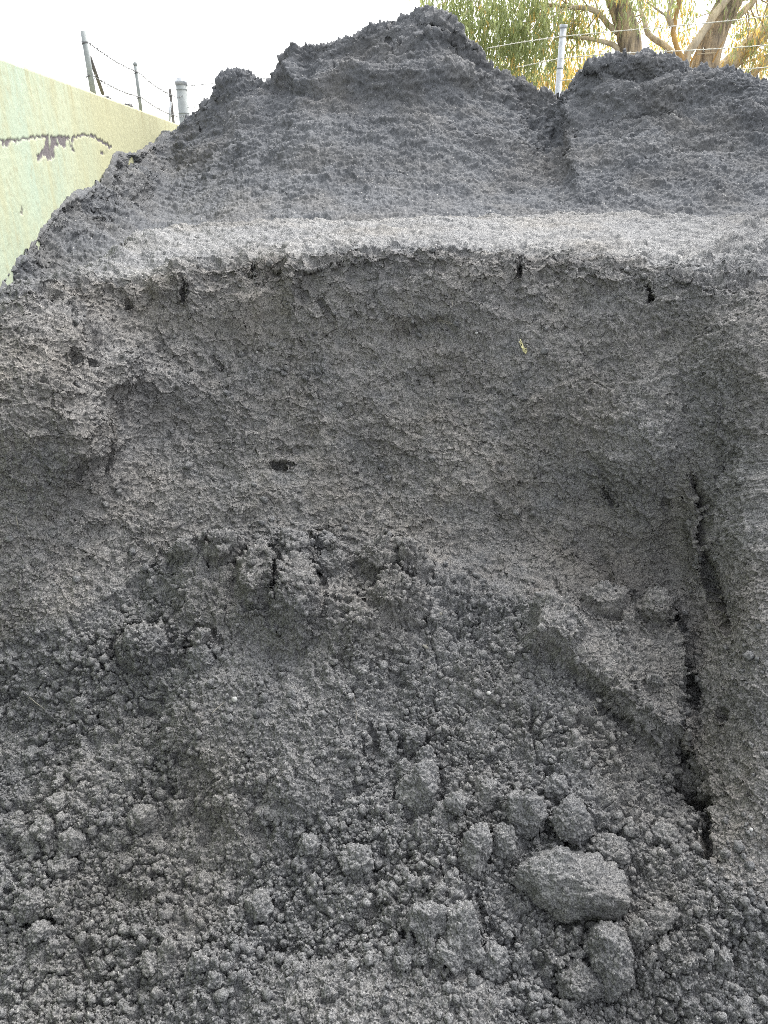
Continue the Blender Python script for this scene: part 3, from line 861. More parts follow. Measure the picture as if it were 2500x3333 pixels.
def build_wall():
    ys = np.concatenate([np.arange(-2.5, 2.6, .06), np.arange(2.6, 6.2, .006), np.arange(6.2, 9.6, .012)])
    zs = np.concatenate([np.arange(-.1, 1.0, .03), np.arange(1.0, WALL_TOP - .012, .005), [WALL_TOP - .012]])
    Z, Y = np.meshgrid(zs, ys, indexing='ij')
    P = np.stack([wall_x(Y), Y, Z], -1)
    P32 = P.astype(np.float32)
    px, py = project(P)
    warp = (8 * perlin(P32, .05, 1) + 5 * perlin(P32, .018, 2), 8 * perlin(P32, .05, 3) + 6 * perlin(P32, .018, 4))
    k = 2500 / 1659 * 500 / 2500  # zoomed crop of the photograph: 0.3014 px per step, from (0, 380)
    T = lambda pts: [(x * .3014, 380 + y * .3014) for x, y in pts]
    ok = Y > 1.5
    bare = np.zeros(px.shape)
    lines = [(T([(-400, 300), (-200, 275), (0, 262), (150, 258), (260, 240), (400, 215), (500, 218), (640, 215), (750, 218)]), 3.6), (T([(800, 225), (830, 205), (900, 200), (990, 212), (1060, 240), (1130, 280), (1195, 330)]), 4.2), (T([(800, 220), (780, 280)]), 3.0), (T([(745, 250), (785, 370)]), 2.6)]
    for pts, w in lines:
        d = line_d(px + .8 * warp[0], py + .8 * warp[1], pts)
        bare = np.maximum(bare, smoothstep(w + 1, w - 1, d))
    polys = [T([(510, 200), (600, 205), (620, 300), (590, 370), (580, 450), (535, 500), (525, 440), (480, 430), (410, 480), (390, 430), (440, 390), (480, 320), (505, 260)]), T([(620, 215), (735, 215), (715, 330), (690, 330), (640, 300)]),
             T([(1090, 370), (1120, 390), (1120, 430), (1090, 410)]), T([(215, 990), (232, 1000), (225, 1050), (208, 1040)]), T([(20, 260), (120, 260), (100, 320), (40, 330)]), T([(160, 260), (185, 260), (170, 335)])]
    for p in polys:
        bare = np.maximum(bare, smoothstep(-1.5, 1.5, poly_sd(px + warp[0], py + warp[1], p)))
    drip = fbm(P32 * np.array([1, 1, .35], np.float32), .03, 2, 9)
    bare *= smoothstep(-.55, -.1, drip + .15)
    bare = np.where(ok, bare, 0)
    P[..., 0] += .004 * fbm(P32, .5, 3, 5) - .005 * bare + .0012 * fbm(P32, .03, 2, 8)
    F = grid_faces(*Y.shape)
    nz, ny = Y.shape
    # rounded top edge, top, back and ends
    front_top = P[-1]
    prof = [(-.004, WALL_TOP - .004), (-.012, WALL_TOP), (-.19, WALL_TOP), (-.2, WALL_TOP - .01), (-.2, -.1)]
    extra = []
    for dx, z in prof:
        q = front_top.copy()
        q[:, 0] = wall_x(ys) + dx
        q[:, 2] = z + .003 * perlin(np.stack([ys * 0, ys, ys * 0 + z], -1).astype(np.float32), .12, 3) * (z > 1)
        extra.append(q)
    V = np.concatenate([P, np.stack(extra, 0)], 0)
    b2 = np.concatenate([bare, np.zeros((len(prof), ny))], 0)
    o = link_mesh('wall', V.reshape(-1, 3), grid_faces(*V.shape[:2]), wall_material())
    add_attr(o, 'bare', b2)
    tag(o, 'pale green yellow rendered wall left of the heaps, streaked with algae and peeling along a dark line', 'wall')
    return o


build_wall()

# ------------------------------------------------------------------ tubes
def tube(path, radii, seg=8, caps=True, wobble=0.0, seed=0):
    path = np.asarray(path, float)
    radii = np.broadcast_to(np.asarray(radii, float), (len(path),))
    T = np.gradient(path, axis=0)
    T /= np.linalg.norm(T, axis=1, keepdims=True) + 1e-12
    up = np.array([0, 0, 1.0]) if abs(T[0, 2]) < .9 else np.array([1.0, 0, 0])
    V = []
    u = np.cross(up, T[0]); u /= np.linalg.norm(u)
    ang = np.linspace(0, 2 * np.pi, seg, endpoint=False)
    for i in range(len(path)):
        u = u - T[i] * np.dot(u, T[i]); u /= np.linalg.norm(u) + 1e-12
        w = np.cross(T[i], u)
        ring = path[i] + radii[i] * (np.cos(ang)[:, None] * u + np.sin(ang)[:, None] * w)
        V.append(ring)
    V = np.concatenate(V)
    n = len(path)
    a = np.arange(n * seg).reshape(n, seg)
    b = np.roll(a, -1, axis=1)
    Fq = np.stack([a[:-1], b[:-1], b[1:], a[1:]], -1).reshape(-1, 4)
    if caps:
        V = np.concatenate([V, path[:1], path[-1:]])
        i0, i1 = n * seg, n * seg + 1
        c0 = np.stack([np.full(seg, i0), b[0], a[0], np.full(seg, i0)], -1)
        c1 = np.stack([np.full(seg, i1), a[-1], b[-1], np.full(seg, i1)], -1)
        Fq = np.concatenate([Fq, c0, c1])
    return V, Fq


def join(parts):
    V, F, off = [], [], 0
    for v, f in parts:
        V.append(v); F.append(f + off); off += len(v)
    return np.concatenate(V), np.concatenate(F)


def tri_quads(F):
    """quads whose last index repeats the first stay triangles."""
    return F


def link_tube(name, parts, material, parent=None, smooth=True):
    V, F = join(parts)
    tri = F[:, 0] == F[:, 3]
    T = np.concatenate([F[tri][:, :3], F[~tri][:, [0, 1, 2]], F[~tri][:, [0, 2, 3]]])
    return link_mesh(name, V, T, material, parent, smooth)


def resample(pts, n):
    pts = np.asarray(pts, float)
    d = np.concatenate([[0], np.cumsum(np.linalg.norm(np.diff(pts, axis=0), axis=1))])
    return hermite_rows(np.linspace(0, d[-1], n), d, pts)


def barbed(pts, r=.0028, gap=.11, sag=0.0):
    p = resample(pts, max(8, int(30)))
    s = np.linspace(0, 1, len(p))
    p[:, 2] -= sag * 4 * s * (1 - s)
    length = np.sum(np.linalg.norm(np.diff(p, axis=0), axis=1))
    n = max(20, int(length / .02))
    p = resample(p, n)
    t = np.linspace(0, length, n)
    parts = []
    for ph in (0, np.pi):
        q = p.copy()
        q[:, 0] += .7 * r * np.cos(t * 60 + ph); q[:, 2] += .7 * r * np.sin(t * 60 + ph)
        parts.append(tube(q, r * .75, 5))
    for k in range(1, int(length / gap)):
        c = p[min(n - 1, int(k * gap / length * n))]
        for j in range(2):
            a = random.uniform(0, 6.28)
            d = np.array([.4 * math.cos(a), .4 * math.sin(a), math.sin(a * 1.7 + j)]); d = d / np.linalg.norm(d) * .015
            parts.append(tube([c - d, c, c + d], [.0008, .0022, .0008], 4))
    return parts


def vertical_post(base, top, r, seg=16):
    return tube([base, top], r, seg)


# ------------------------------------------------------------------ fence standing along the wall
def build_side_fence():
    def above_wall(px, py, dx):
        # a point a little behind the wall's back edge seen at that pixel
        xn = (px - 1250) / 2500; den = CP + (1666.5 - py) / 2500 * SP
        Y = (-1.14 - dx) / (xn / den + 0.10)
        return at(px, py, Y)
    o = empty('barbed_wire_fence', (wall_x(5.5) - .1, 5.5, WALL_TOP - .1), 'short weathered steel posts and two sagging barbed strands along the top of the pale wall', 'fence')
    tops = [above_wall(271, 101, .09), above_wall(440, 208, .09), above_wall(553, 290, .09)]
    radii = [.0165, .0125, .0125]
    for k, (t, r) in enumerate(zip(tops, radii)):
        b = t.copy(); b[2] = WALL_TOP - .3 + .3 - .004
        lean = (.010, .004, .004)[k]
        b[0] += lean
        if k < 2:
            parts = [tube([b, t], r, 16)]
            if k == 1:
                parts.append(tube([t - [0, 0, .012], t - [0, 0, .002], t + [0, 0, .008], t + [0, 0, .016]], [r * 1.25, r * 1.3, r * 1.1, r * .4], 16))
            link_tube('post', parts, M_OLDSTEEL, o, True)
        else:
            link_tube('post', [tube([b, t], r, 4)], M_RUST, o, False)
    # brace leaning on the first post, and one beside the third
    link_tube('brace', [tube([tops[0] + [.012, .02, -.13], above_wall(334, 299, .09) - [0, 0, .01]], .011, 12)], M_RUST, o)
    t3 = tops[2]
    link_tube('brace', [tube([t3 + [.0, -.02, -.11], [t3[0] - .03, t3[1] - .05, WALL_TOP - .004]], .010, 6)], M_GALV, o)
    corner = above_wall(588, 250, .03)
    ties = []
    for dz in (.055, .235):
        pts = [t - np.array([0, 0, dz * .95]) for t in tops]
        pts.append(np.array([corner[0], corner[1], WALL_TOP + (.30 if dz < .1 else .12)]))
        W = []
        for a, b_ in zip(pts[:-1], pts[1:]):
            W += barbed([a + [.014, 0, 0], b_ + [.014, 0, 0]], .0024, .085, .018)
        link_tube('barbed_wire', W, M_WIRE_DARK, o)
        for t, r in zip(tops, radii):
            for j in range(3):
                c = t - np.array([0, 0, dz * .95 + .006 * j])
                a = np.linspace(0, 2 * np.pi, 14)
                if j == 0: ties = []
                ties.append(tube(np.stack([c[0] + (r + .002) * np.cos(a), c[1] + (r + .002) * np.sin(a), c[2] + .004 * np.sin(a + j)], -1), .0018, 5))
            link_tube('wire_tie', ties, M_WIRE_DARK, o)
    return corner


CORNER = build_side_fence()


def build_back_fence():
    c = CORNER
    o = empty('barbed_wire_fence', (c[0], c[1], 0), 'galvanised steel posts with barbed strands running behind the heaps, in front of the gum trees', 'fence')
    r = 17.5 * pixel_size(588, 300, c[1])
    top = c[2]
    # capped corner post at the end of the wall
    link_tube('corner_post', [tube([(c[0], c[1], 0), (c[0], c[1], top - .045)], r, 28)], M_OLDSTEEL, o)
    cap = [(top - .075, r * 1.10), (top - .045, r * 1.13), (top - .04, r * 1.13), (top - .037, r * .98), (top - .018, r * .82), (top - .004, r * .5), (top, r * .05)]
    link_tube('post_cap', [tube([(c[0], c[1], z) for z, _ in cap], [q for _, q in cap], 28)], M_GALV, o)
    p2 = at(1834, 86, 7.0)
    r2 = 10.5 * pixel_size(1834, 120, 7.0)
    base2 = (p2[0], p2[1], 0)
    link_tube('post', [tube([base2, p2], r2, 24)], M_GALV, o)
    link_tube('post_cap', [tube([p2 - [0, 0, .012], p2 - [0, 0, .006], p2 + [0, 0, .012], p2 + [0, 0, .014]], [r2 * 1.15, r2 * 1.22, r2 * 1.22, r2 * .3], 24)], M_GALV, o)
    bands = []
    for zz in (p2[2] - .07, p2[2] - .285, p2[2] - .50):
        bands.append(tube([(p2[0], p2[1], zz - .004), (p2[0], p2[1], zz + .004)], r2 * 1.08, 24))
    for zz in (top - .115, top - .33):
        bands.append(tube([(c[0], c[1], zz - .006), (c[0], c[1], zz + .006)], r * 1.05, 28))
    for b_ in bands:
        link_tube('band', [b_], M_OLDSTEEL, o)
    rails = [[(1585, 157, 8.3), (1700, 137, 7.6), (1832, 118, 6.95)], [(1680, 219, 7.8), (1760, 203, 7.4), (1829, 189, 6.95)]]
    W = []
    for pts in rails:
        W += barbed([at(*q) for q in pts], .0029, .13)
    link_tube('barbed_wire', W, M_WIRE, o)
    right = [[(1832, 118, 6.95), (1980, 104, 6.85), (2110, 92, 6.75), (2290, 76, 6.6), (2480, 55, 6.4), (2700, 30, 6.2)],
             [(1829, 189, 6.95), (2010, 174, 6.85), (2200, 166, 6.7), (2345, 158, 6.6), (2480, 148, 6.45), (2700, 132, 6.2)],
             [(1823, 262, 6.95), (1900, 256, 6.9), (2100, 245, 6.75), (2340, 231, 6.6), (2500, 219, 6.4), (2700, 205, 6.2)]]
    for pts in right:
        link_tube('barbed_wire', barbed([at(*q) for q in pts], .0029, .13), M_WIRE, o)
    # strands from the corner post into the heap's cover
    for (y0, y1) in ((280, 270), (349, 346)):
        link_tube('barbed_wire', barbed([at(603, y0, c[1] - .02), at(716, y1, c[1] - .1), at(900, y1 - 18, c[1] - .3)], .0026, .12), M_WIRE_DARK, o)
    # next post to the right, outside the picture, that carries the strands
    e = at(2700, 20, 6.2)
    link_tube('post', [tube([(e[0], e[1], 0), e], r2, 20)], M_GALV, o)


build_back_fence()

# ------------------------------------------------------------------ trees
def bark_material(name, dark, light, scale=9):
    m, nt, b = new_mat(name)
    c = geo_coord(nt)
    mp = nt.nodes.new('ShaderNodeMapping')
    mp.inputs['Scale'].default_value = (1, 1, 0.16)
    nt.links.new(c, mp.inputs['Vector'])
    n = noise_node(nt, scale * 2.2, 6, 0.65, mp.outputs[0])
    col = ramp_node(nt, n.outputs[0], 0.36, 0.64, dark, light)
    n2 = noise_node(nt, 2.5, 4, 0.6, c)
    col = mix_node(nt, ramp_node(nt, n2.outputs[0], 0.4, 0.7), col, (1.25, 1.15, .95), 'MULTIPLY')
    nt.links.new(col, b.inputs['Base Color'])
    b.inputs['Roughness'].default_value = 0.9
    b.inputs['Specular IOR Level'].default_value = 0.1
    bp = nt.nodes.new('ShaderNodeBump')
    bp.inputs['Distance'].default_value = 0.03
    nt.links.new(n.outputs[0], bp.inputs['Height'])
    nt.links.new(bp.outputs[0], b.inputs['Normal'])
    return m


def leaf_material(name, c0, c1, gold):
    m, nt, b = new_mat(name)
    att = nt.nodes.new('ShaderNodeAttribute'); att.attribute_name = 'tint'
    att2 = nt.nodes.new('ShaderNodeAttribute'); att2.attribute_name = 'gold'
    col = mix_node(nt, att.outputs['Fac'], c0, c1)
    col = mix_node(nt, att2.outputs['Fac'], col, gold)
    nt.links.new(col, b.inputs['Base Color'])
    b.inputs['Roughness'].default_value = 0.55
    b.inputs['Specular IOR Level'].default_value = 0.25
    tr = nt.nodes.new('ShaderNodeBsdfTranslucent')
    tcol = mix_node(nt, 1.0, col, (1.7, 1.7, 1.4), 'MULTIPLY')
    nt.links.new(tcol, tr.inputs['Color'])
    ms = nt.nodes.new('ShaderNodeMixShader'); ms.inputs[0].default_value = 0.45
    out = [n for n in nt.nodes if n.type == 'OUTPUT_MATERIAL'][0]
    nt.links.new(b.outputs[0], ms.inputs[1]); nt.links.new(tr.outputs[0], ms.inputs[2])
    nt.links.new(ms.outputs[0], out.inputs[0])
    return m


M_BARK = bark_material('rough_bark', (0.13, 0.11, 0.095), (0.52, 0.43, 0.31))
M_LIMB = bark_material('pale_limb_bark', (0.34, 0.29, 0.21), (0.64, 0.56, 0.42), 6)
M_AMBER = bark_material('amber_limb_bark', (0.30, 0.20, 0.10), (0.58, 0.38, 0.16), 6)
M_LEAF = leaf_material('gum_leaf', (0.19, 0.235, 0.11), (0.32, 0.37, 0.20), (0.58, 0.40, 0.14))


def foliage(clusters, seed, leaf=(.075, .13)):
    """drooping sprays of narrow leaves. clusters: (centre, radii, sprays, gold share)."""
    rng = np.random.default_rng(seed)
    V, T, G = [], [], []
    for cen, rad, n, gold in clusters:
        d = rng.normal(size=(n, 3)); d /= np.linalg.norm(d, axis=1, keepdims=True)
        start = cen + d * (rng.random((n, 1)) ** .45) * np.asarray(rad)
        for s in start:
            k = rng.integers(5, 11)
            L = rng.uniform(.22, .5)
            az = rng.uniform(0, 6.28)
            out = np.array([math.cos(az), math.sin(az), 0]) * rng.uniform(.05, .3)
            t = np.sort(rng.random(k))
            pos = s + out * t[:, None] + np.array([0, 0, -1.]) * (L * t ** 1.5)[:, None] + rng.normal(size=(k, 3)) * .012
            spray_gold = rng.random() < gold
            for p in pos:
                a = rng.uniform(0, 6.28)
                dr = np.array([math.cos(a) * .45, math.sin(a) * .45, -1.0 + rng.normal() * .3]); dr /= np.linalg.norm(dr)
                ln = rng.uniform(*leaf); w = ln * rng.uniform(.07, .11)
                sd = np.cross(dr, rng.normal(size=3)); sd /= np.linalg.norm(sd) + 1e-9
                bend = np.array([math.cos(a), math.sin(a), 0]) * ln * .12
                V.append([p, p + dr * ln * .45 + sd * w + bend, p + dr * ln - bend * .5, p + dr * ln * .45 - sd * w + bend])
                T.append(rng.random()); G.append((.75 + .25 * rng.random()) if (spray_gold and rng.random() < .8) or rng.random() < gold * .25 else rng.random() * .12)
    V = np.array(V)
    n = len(V)
    F = np.arange(n * 4).reshape(n, 4)
    return V.reshape(-1, 3), F, np.repeat(T, 4), np.repeat(G, 4)


def limb_path(pts, Y, n=14, crook=.02, seed=1):
    """pts: (zoom x, zoom y[, extra depth]) read off the enlarged photograph."""
    w = np.array([at(1900 + p[0] / 2.765, p[1] / 2.765, Y + (p[2] if len(p) > 2 else 0)) for p in pts])
    q = resample(w, n)
    q += crook * np.stack([perlin((q + seed).astype(np.float32), .5, seed + j) for j in range(3)], -1)
    return q


def bark_tube(path, r0, r1, seg=20, knob=.10, seed=0):
    n = len(path)
    rad = np.linspace(r0, r1, n)
    V, F = tube(path, rad, seg)
    ring = V[:n * seg].reshape(n, seg, 3)
    c = path[:, None, :]
    d = ring - c
    nz = fbm(ring.astype(np.float32) * np.array([1, 1, .3], np.float32), max(.05, r0 * .6), 3, seed)
    V[:n * seg] = (c + d * (1 + knob * nz[..., None])).reshape(-1, 3)
    return V, F


def twigs(clusters, anchors, seed, r=.010):
    rng = np.random.default_rng(seed)
    parts = []
    anchors = np.asarray(anchors)
    for cen, rad, n, g in clusters:
        for k in range(max(3, n // 11)):
            e = np.asarray(cen) + rng.normal(size=3) * np.asarray(rad) * .5
            a = anchors[np.argmin(np.linalg.norm(anchors - e, axis=1) + rng.random(len(anchors)) * .4)]
            mid = (a + e) / 2 + rng.normal(size=3) * .10 + [0, 0, .08]
            parts.append(tube(resample([a, mid, e], 10), np.linspace(r, r * .25, 10), 6))
    return parts


def tree(name_label, base_xy, trunk_pts, limbs, clusters, seed, r_trunk, trunk_mat, Y):
    base = np.array([base_xy[0], base_xy[1], 0.0])
    o = empty('gum_tree', tuple(base), name_label, 'tree', 'gum trees behind the fence')
    tp = limb_path(trunk_pts, Y, 26, .015, seed)
    first = tp[0]
    path = np.concatenate([resample([base + [0, 0, -.05], (base + first) / 2, first], 12)[:-1], tp])
    flare = np.concatenate([np.linspace(1.5, 1.05, 11), np.linspace(1.05, .8, len(tp))])
    V, F = bark_tube(path, 1, 1, 28, 0, seed) if False else tube(path, r_trunk * flare, 36)
    n = len(path)
    ring = V[:n * 36].reshape(n, 36, 3); c = path[:, None, :]
    nz = fbm((ring * np.array([1, 1, .22])).astype(np.float32), .055, 3, seed, .6, True) + .6 * perlin(ring.astype(np.float32), .3, seed)
    V[:n * 36] = (c + (ring - c) * (1 + .11 * nz[..., None])).reshape(-1, 3)
    link_tube('trunk', [(V, F)], trunk_mat, o)
    anchors = list(path[14:])
    for i, (pts, r0, r1, mat) in enumerate(limbs):
        q = limb_path(pts, Y, 18, .03, seed + i)
        link_tube('limb', [bark_tube(q, r0, r1, 18, .16, seed + i)], mat, o)
        anchors += list(q[5:])
    for t_ in twigs(clusters, anchors, seed)[:98]:
        link_tube('twig', [t_], M_LIMB, o)
    Vf, Ff, t, g = foliage(clusters, seed)
    cr = link_mesh('crown', Vf, Ff, M_LEAF, o, False)
    add_attr(cr, 'tint', t); add_attr(cr, 'gold', g)
    return o


def C(px, py, Y, rx, rz, n, gold):
    return (at(px, py, Y), (rx, rx * .9, rz), n, gold)


mm = 11.0 / 1.168 / 2500 / 2.765  # metres per step of the enlarged crop at 11 m
bA = at(2060, 260, 11.0)
tree('left gum tree with a straight rough trunk, its green sprays hanging beside the peak', (bA[0] + .04, 11.0), [(430, 560), (400, 300), (345, 120), (285, -60), (250, -420), (260, -800)],
     [([(310, 285), (230, 225), (180, 170), (110, 115), (30, 85), (-120, 70), (-400, 20, .2)], 26 * mm, 14 * mm, M_LIMB),
      ([(410, 560), (330, 480), (280, 425), (180, 385), (60, 350), (-200, 330, .3)], 26 * mm, 10 * mm, M_LIMB),
      ([(330, 60), (420, -60), (600, -200), (850, -350)], 40 * mm, 15 * mm, M_LIMB),
      ([(265, -150), (50, -260), (-300, -300), (-900, -220)], 40 * mm, 12 * mm, M_LIMB),
      ([(250, -400), (-200, -520), (-800, -500)], 35 * mm, 12 * mm, M_LIMB)],
     [C(1470, 20, 10.4, .42, .35, 120, 0), C(1440, -60, 10.6, .45, .4, 90, 0), C(1580, 30, 10.2, .40, .30, 100, .03), C(1690, 60, 10.5, .40, .34, 150, .05), C(1720, 0, 10.4, .5, .4, 120, .05),
      C(1620, 130, 10.8, .36, .22, 75, .10), C(1740, 130, 10.9, .40, .25, 110, .15), C(1830, 60, 11.3, .42, .35, 100, .2), C(1900, 20, 11.2, .4, .3, 80, .25), C(1600, -90, 10.5, .6, .5, 90, 0), C(1800, -120, 10.8, .7, .5, 90, .1),
      C(1930, 110, 11.6, .35, .30, 44, .45), C(2060, -30, 10.7, .35, .15, 30, .1), C(1680, 215, 11.4, .35, .2, 60, .35), C(2100, -130, 10.9, .8, .5, 80, .2), C(1500, -300, 10.6, 1.1, .8, 110, 0), C(2000, -350, 11, 1.2, .9, 120, .1), C(1550, 100, 10.6, .25, .2, 36, .05)],
     21, .128, M_BARK, 11.0)
bB = at(2300, 240, 11.4)
tree('right gum tree with a thick dark trunk and pale limbs forking up from its foot', (bB[0], 11.4), [(1085, 640), (1110, 520), (1150, 400), (1220, 200), (1310, 20), (1400, -200), (1480, -600)],
     [([(905, 640, -.25), (915, 520, -.25), (985, 400, -.25), (1130, 190, -.25), (1290, 0, -.2), (1420, -180, -.1), (1650, -500)], 38 * mm, 26 * mm, M_LIMB),
      ([(925, 645, -.35), (870, 500, -.35), (825, 385, -.35), (803, 270, -.3), (830, 130, -.3), (860, 10, -.3), (880, -180, -.3)], 26 * mm, 18 * mm, M_AMBER),
      ([(800, 240, -.3), (770, 130, -.3), (790, 40, -.3), (760, -100, -.3)], 24 * mm, 14 * mm, M_LIMB),
      ([(800, 200, -.3), (720, 140, -.3), (640, 80, -.3), (560, 20, -.3)], 12 * mm, 7 * mm, M_LIMB),
      ([(915, 650, -.1), (800, 500, -.1), (735, 430, -.1), (640, 360, 0), (575, 290, 0), (545, 180, .1), (500, 80, .2)], 34 * mm, 18 * mm, M_LIMB),
      ([(1320, 190), (1400, 130), (1480, 70), (1570, -20), (1750, -150)], 28 * mm, 18 * mm, M_LIMB),
      ([(1130, 620, -.1), (1200, 470, -.2), (1250, 380, -.2)], 9 * mm, 4 * mm, M_AMBER),
      ([(930, 640, -.2), (960, 560, -.2), (1010, 470, -.2)], 16 * mm, 9 * mm, M_AMBER),
      ([(960, 640, -.2), (1010, 500, -.2), (1100, 480, -.2), (1200, 470, -.2)], 7 * mm, 4 * mm, M_LIMB)],
     [C(2120, 40, 12.1, .30, .30, 24, .6), C(2150, 130, 12.2, .32, .25, 24, .7), C(2230, 20, 11.9, .25, .2, 28, .5), C(2250, 110, 12.2, .22, .2, 26, .75), C(2420, 90, 12.2, .35, .30, 26, .5), C(2480, 30, 12.2, .4, .3, 28, .4),
      C(2460, 150, 12.4, .35, .25, 28, .6), C(2190, -30, 11.7, .5, .2, 36, .15), C(2370, -40, 11.2, .25, .12, 16, .1), C(2300, -200, 11.6, 1.0, .6, 110, .2), C(2600, -100, 11.8, .9, .7, 120, .3), C(2560, 130, 12, .5, .4, 50, .5),
      C(2060, 190, 12.3, .4, .2, 30, .7), C(2390, 190, 12.4, .3, .2, 16, .8)],
     33, .150, M_BARK, 11.4)
bC = at(2330, 260, 12.4)
tree('leaning gum tree at the right edge, its long bare limbs reaching up to the right', (bC[0] + .1, 12.4), [(1225, 660), (1300, 590), (1410, 490), (1540, 370), (1640, 275), (1760, 190), (2050, 0)],
     [([(1500, 690), (1580, 600), (1670, 510), (1800, 400), (2000, 250)], 40 * mm, 26 * mm, M_LIMB), ([(1370, 590), (1480, 545), (1560, 520), (1700, 480)], 14 * mm, 9 * mm, M_LIMB),
      ([(1410, 490), (1430, 560), (1420, 640)], 10 * mm, 6 * mm, M_LIMB), ([(1560, 350), (1555, 440), (1590, 520)], 8 * mm, 4 * mm, M_LIMB)],
     [C(2450, 60, 13, .5, .35, 40, .6), C(2420, 170, 13.2, .4, .25, 26, .7), C(2520, 120, 13, .5, .4, 40, .6), C(2560, -20, 13, .7, .5, 60, .4), C(2480, 215, 13, .35, .15, 14, .7)],
     47, .110, M_LIMB, 12.4)


def shrub():
    base = at(1850, 300, 12.5)
    o = empty('shrub', (base[0], 12.5, 0), 'golden leaved shrub in the dip behind the galvanised post, under the gum trees', 'shrub')
    rng = np.random.default_rng(5)
    parts = []
    for k in range(16):
        e = at(rng.uniform(1600, 1960), rng.uniform(140, 270), 12.5 + rng.uniform(-.6, .6))
        m = (np.array([base[0], 12.5, 0.3]) + e) / 2 + rng.normal(size=3) * .15
        parts.append(tube(resample([(base[0] + rng.normal() * .1, 12.5 + rng.normal() * .1, 0), m, e], 14), np.linspace(.03, .006, 14), 7))
    for t_ in parts:
        link_tube('stem', [t_], M_AMBER, o)
    cl = [C(1700, 250, 12.4, .45, .3, 90, .7), C(1790, 240, 12.6, .4, .3, 90, .7), C(1880, 240, 12.3, .4, .32, 90, .8), C(1640, 230, 12.8, .35, .25, 80, .6), C(1850, 190, 12.8, .35, .25, 70, .7),
          C(1760, 320, 12.2, .8, .5, 150, .8), C(1920, 200, 12.8, .35, .25, 70, .7), C(1950, 280, 12.5, .5, .3, 90, .8)]
    V, F, t, g = foliage(cl, 9)
    cr = link_mesh('crown', V, F, M_LEAF, o, False)
    add_attr(cr, 'tint', t); add_attr(cr, 'gold', g)


shrub()

# ------------------------------------------------------------------ clods, crumbs, stones, straws
def icosphere(sub):
    t = (1 + 5 ** .5) / 2
    v = [(-1, t, 0), (1, t, 0), (-1, -t, 0), (1, -t, 0), (0, -1, t), (0, 1, t), (0, -1, -t), (0, 1, -t), (t, 0, -1), (t, 0, 1), (-t, 0, -1), (-t, 0, 1)]
    v = [np.array(x) / np.linalg.norm(x) for x in v]
    f = [(0, 11, 5), (0, 5, 1), (0, 1, 7), (0, 7, 10), (0, 10, 11), (1, 5, 9), (5, 11, 4), (11, 10, 2), (10, 7, 6), (7, 1, 8), (3, 9, 4), (3, 4, 2), (3, 2, 6), (3, 6, 8), (3, 8, 9), (4, 9, 5), (2, 4, 11), (6, 2, 10), (8, 6, 7), (9, 8, 1)]
    for _ in range(sub):
        cache, nf = {}, []

        def mid(a, b):
            k = (min(a, b), max(a, b))
            if k not in cache:
                m = v[a] + v[b]
                v.append(m / np.linalg.norm(m)); cache[k] = len(v) - 1
            return cache[k]
        for a, b, c in f:
            ab, bc, ca = mid(a, b), mid(b, c), mid(c, a)
            nf += [(a, ab, ca), (b, bc, ab), (c, ca, bc), (ab, bc, ca)]
        f = nf
    return np.array(v), np.array(f, np.int32)


ICO = {k: icosphere(k) for k in (1, 2, 4, 5)}


def clod_mesh(radius, seed, sub=4, stretch=(1, 1, 1), lim_range=(.5, .88)):
    """a broken lump of moist soil: a few flat breaks, crumbly skin."""
    V, F = ICO[sub]
    rng = np.random.default_rng(seed)
    V = V.copy()
    for _ in range(13):   # flat breaks
        d = rng.normal(size=3); d /= np.linalg.norm(d)
        lim = rng.uniform(*lim_range)
        s = V @ d
        V = V - np.outer(np.maximum(0, s - lim) * .95, d)
    V -= (V.max(0) + V.min(0)) / 2
    V /= V.max(0)
    N = V / np.linalg.norm(V, axis=1, keepdims=True)
    V = V * np.asarray(stretch) * radius
    P = (V + rng.random(3) * 50).astype(np.float32)
    V = V + N * radius * (.32 * fbm(P, radius * .8, 4, 1, .6)[:, None])
    V = V + N * (.0085 * lumps(P, .012, 3) + .0075 * lumps(P, .0068, 5) + min(.008, radius * .12) * lumps(P, .026, 2))[:, None]
    return V, F


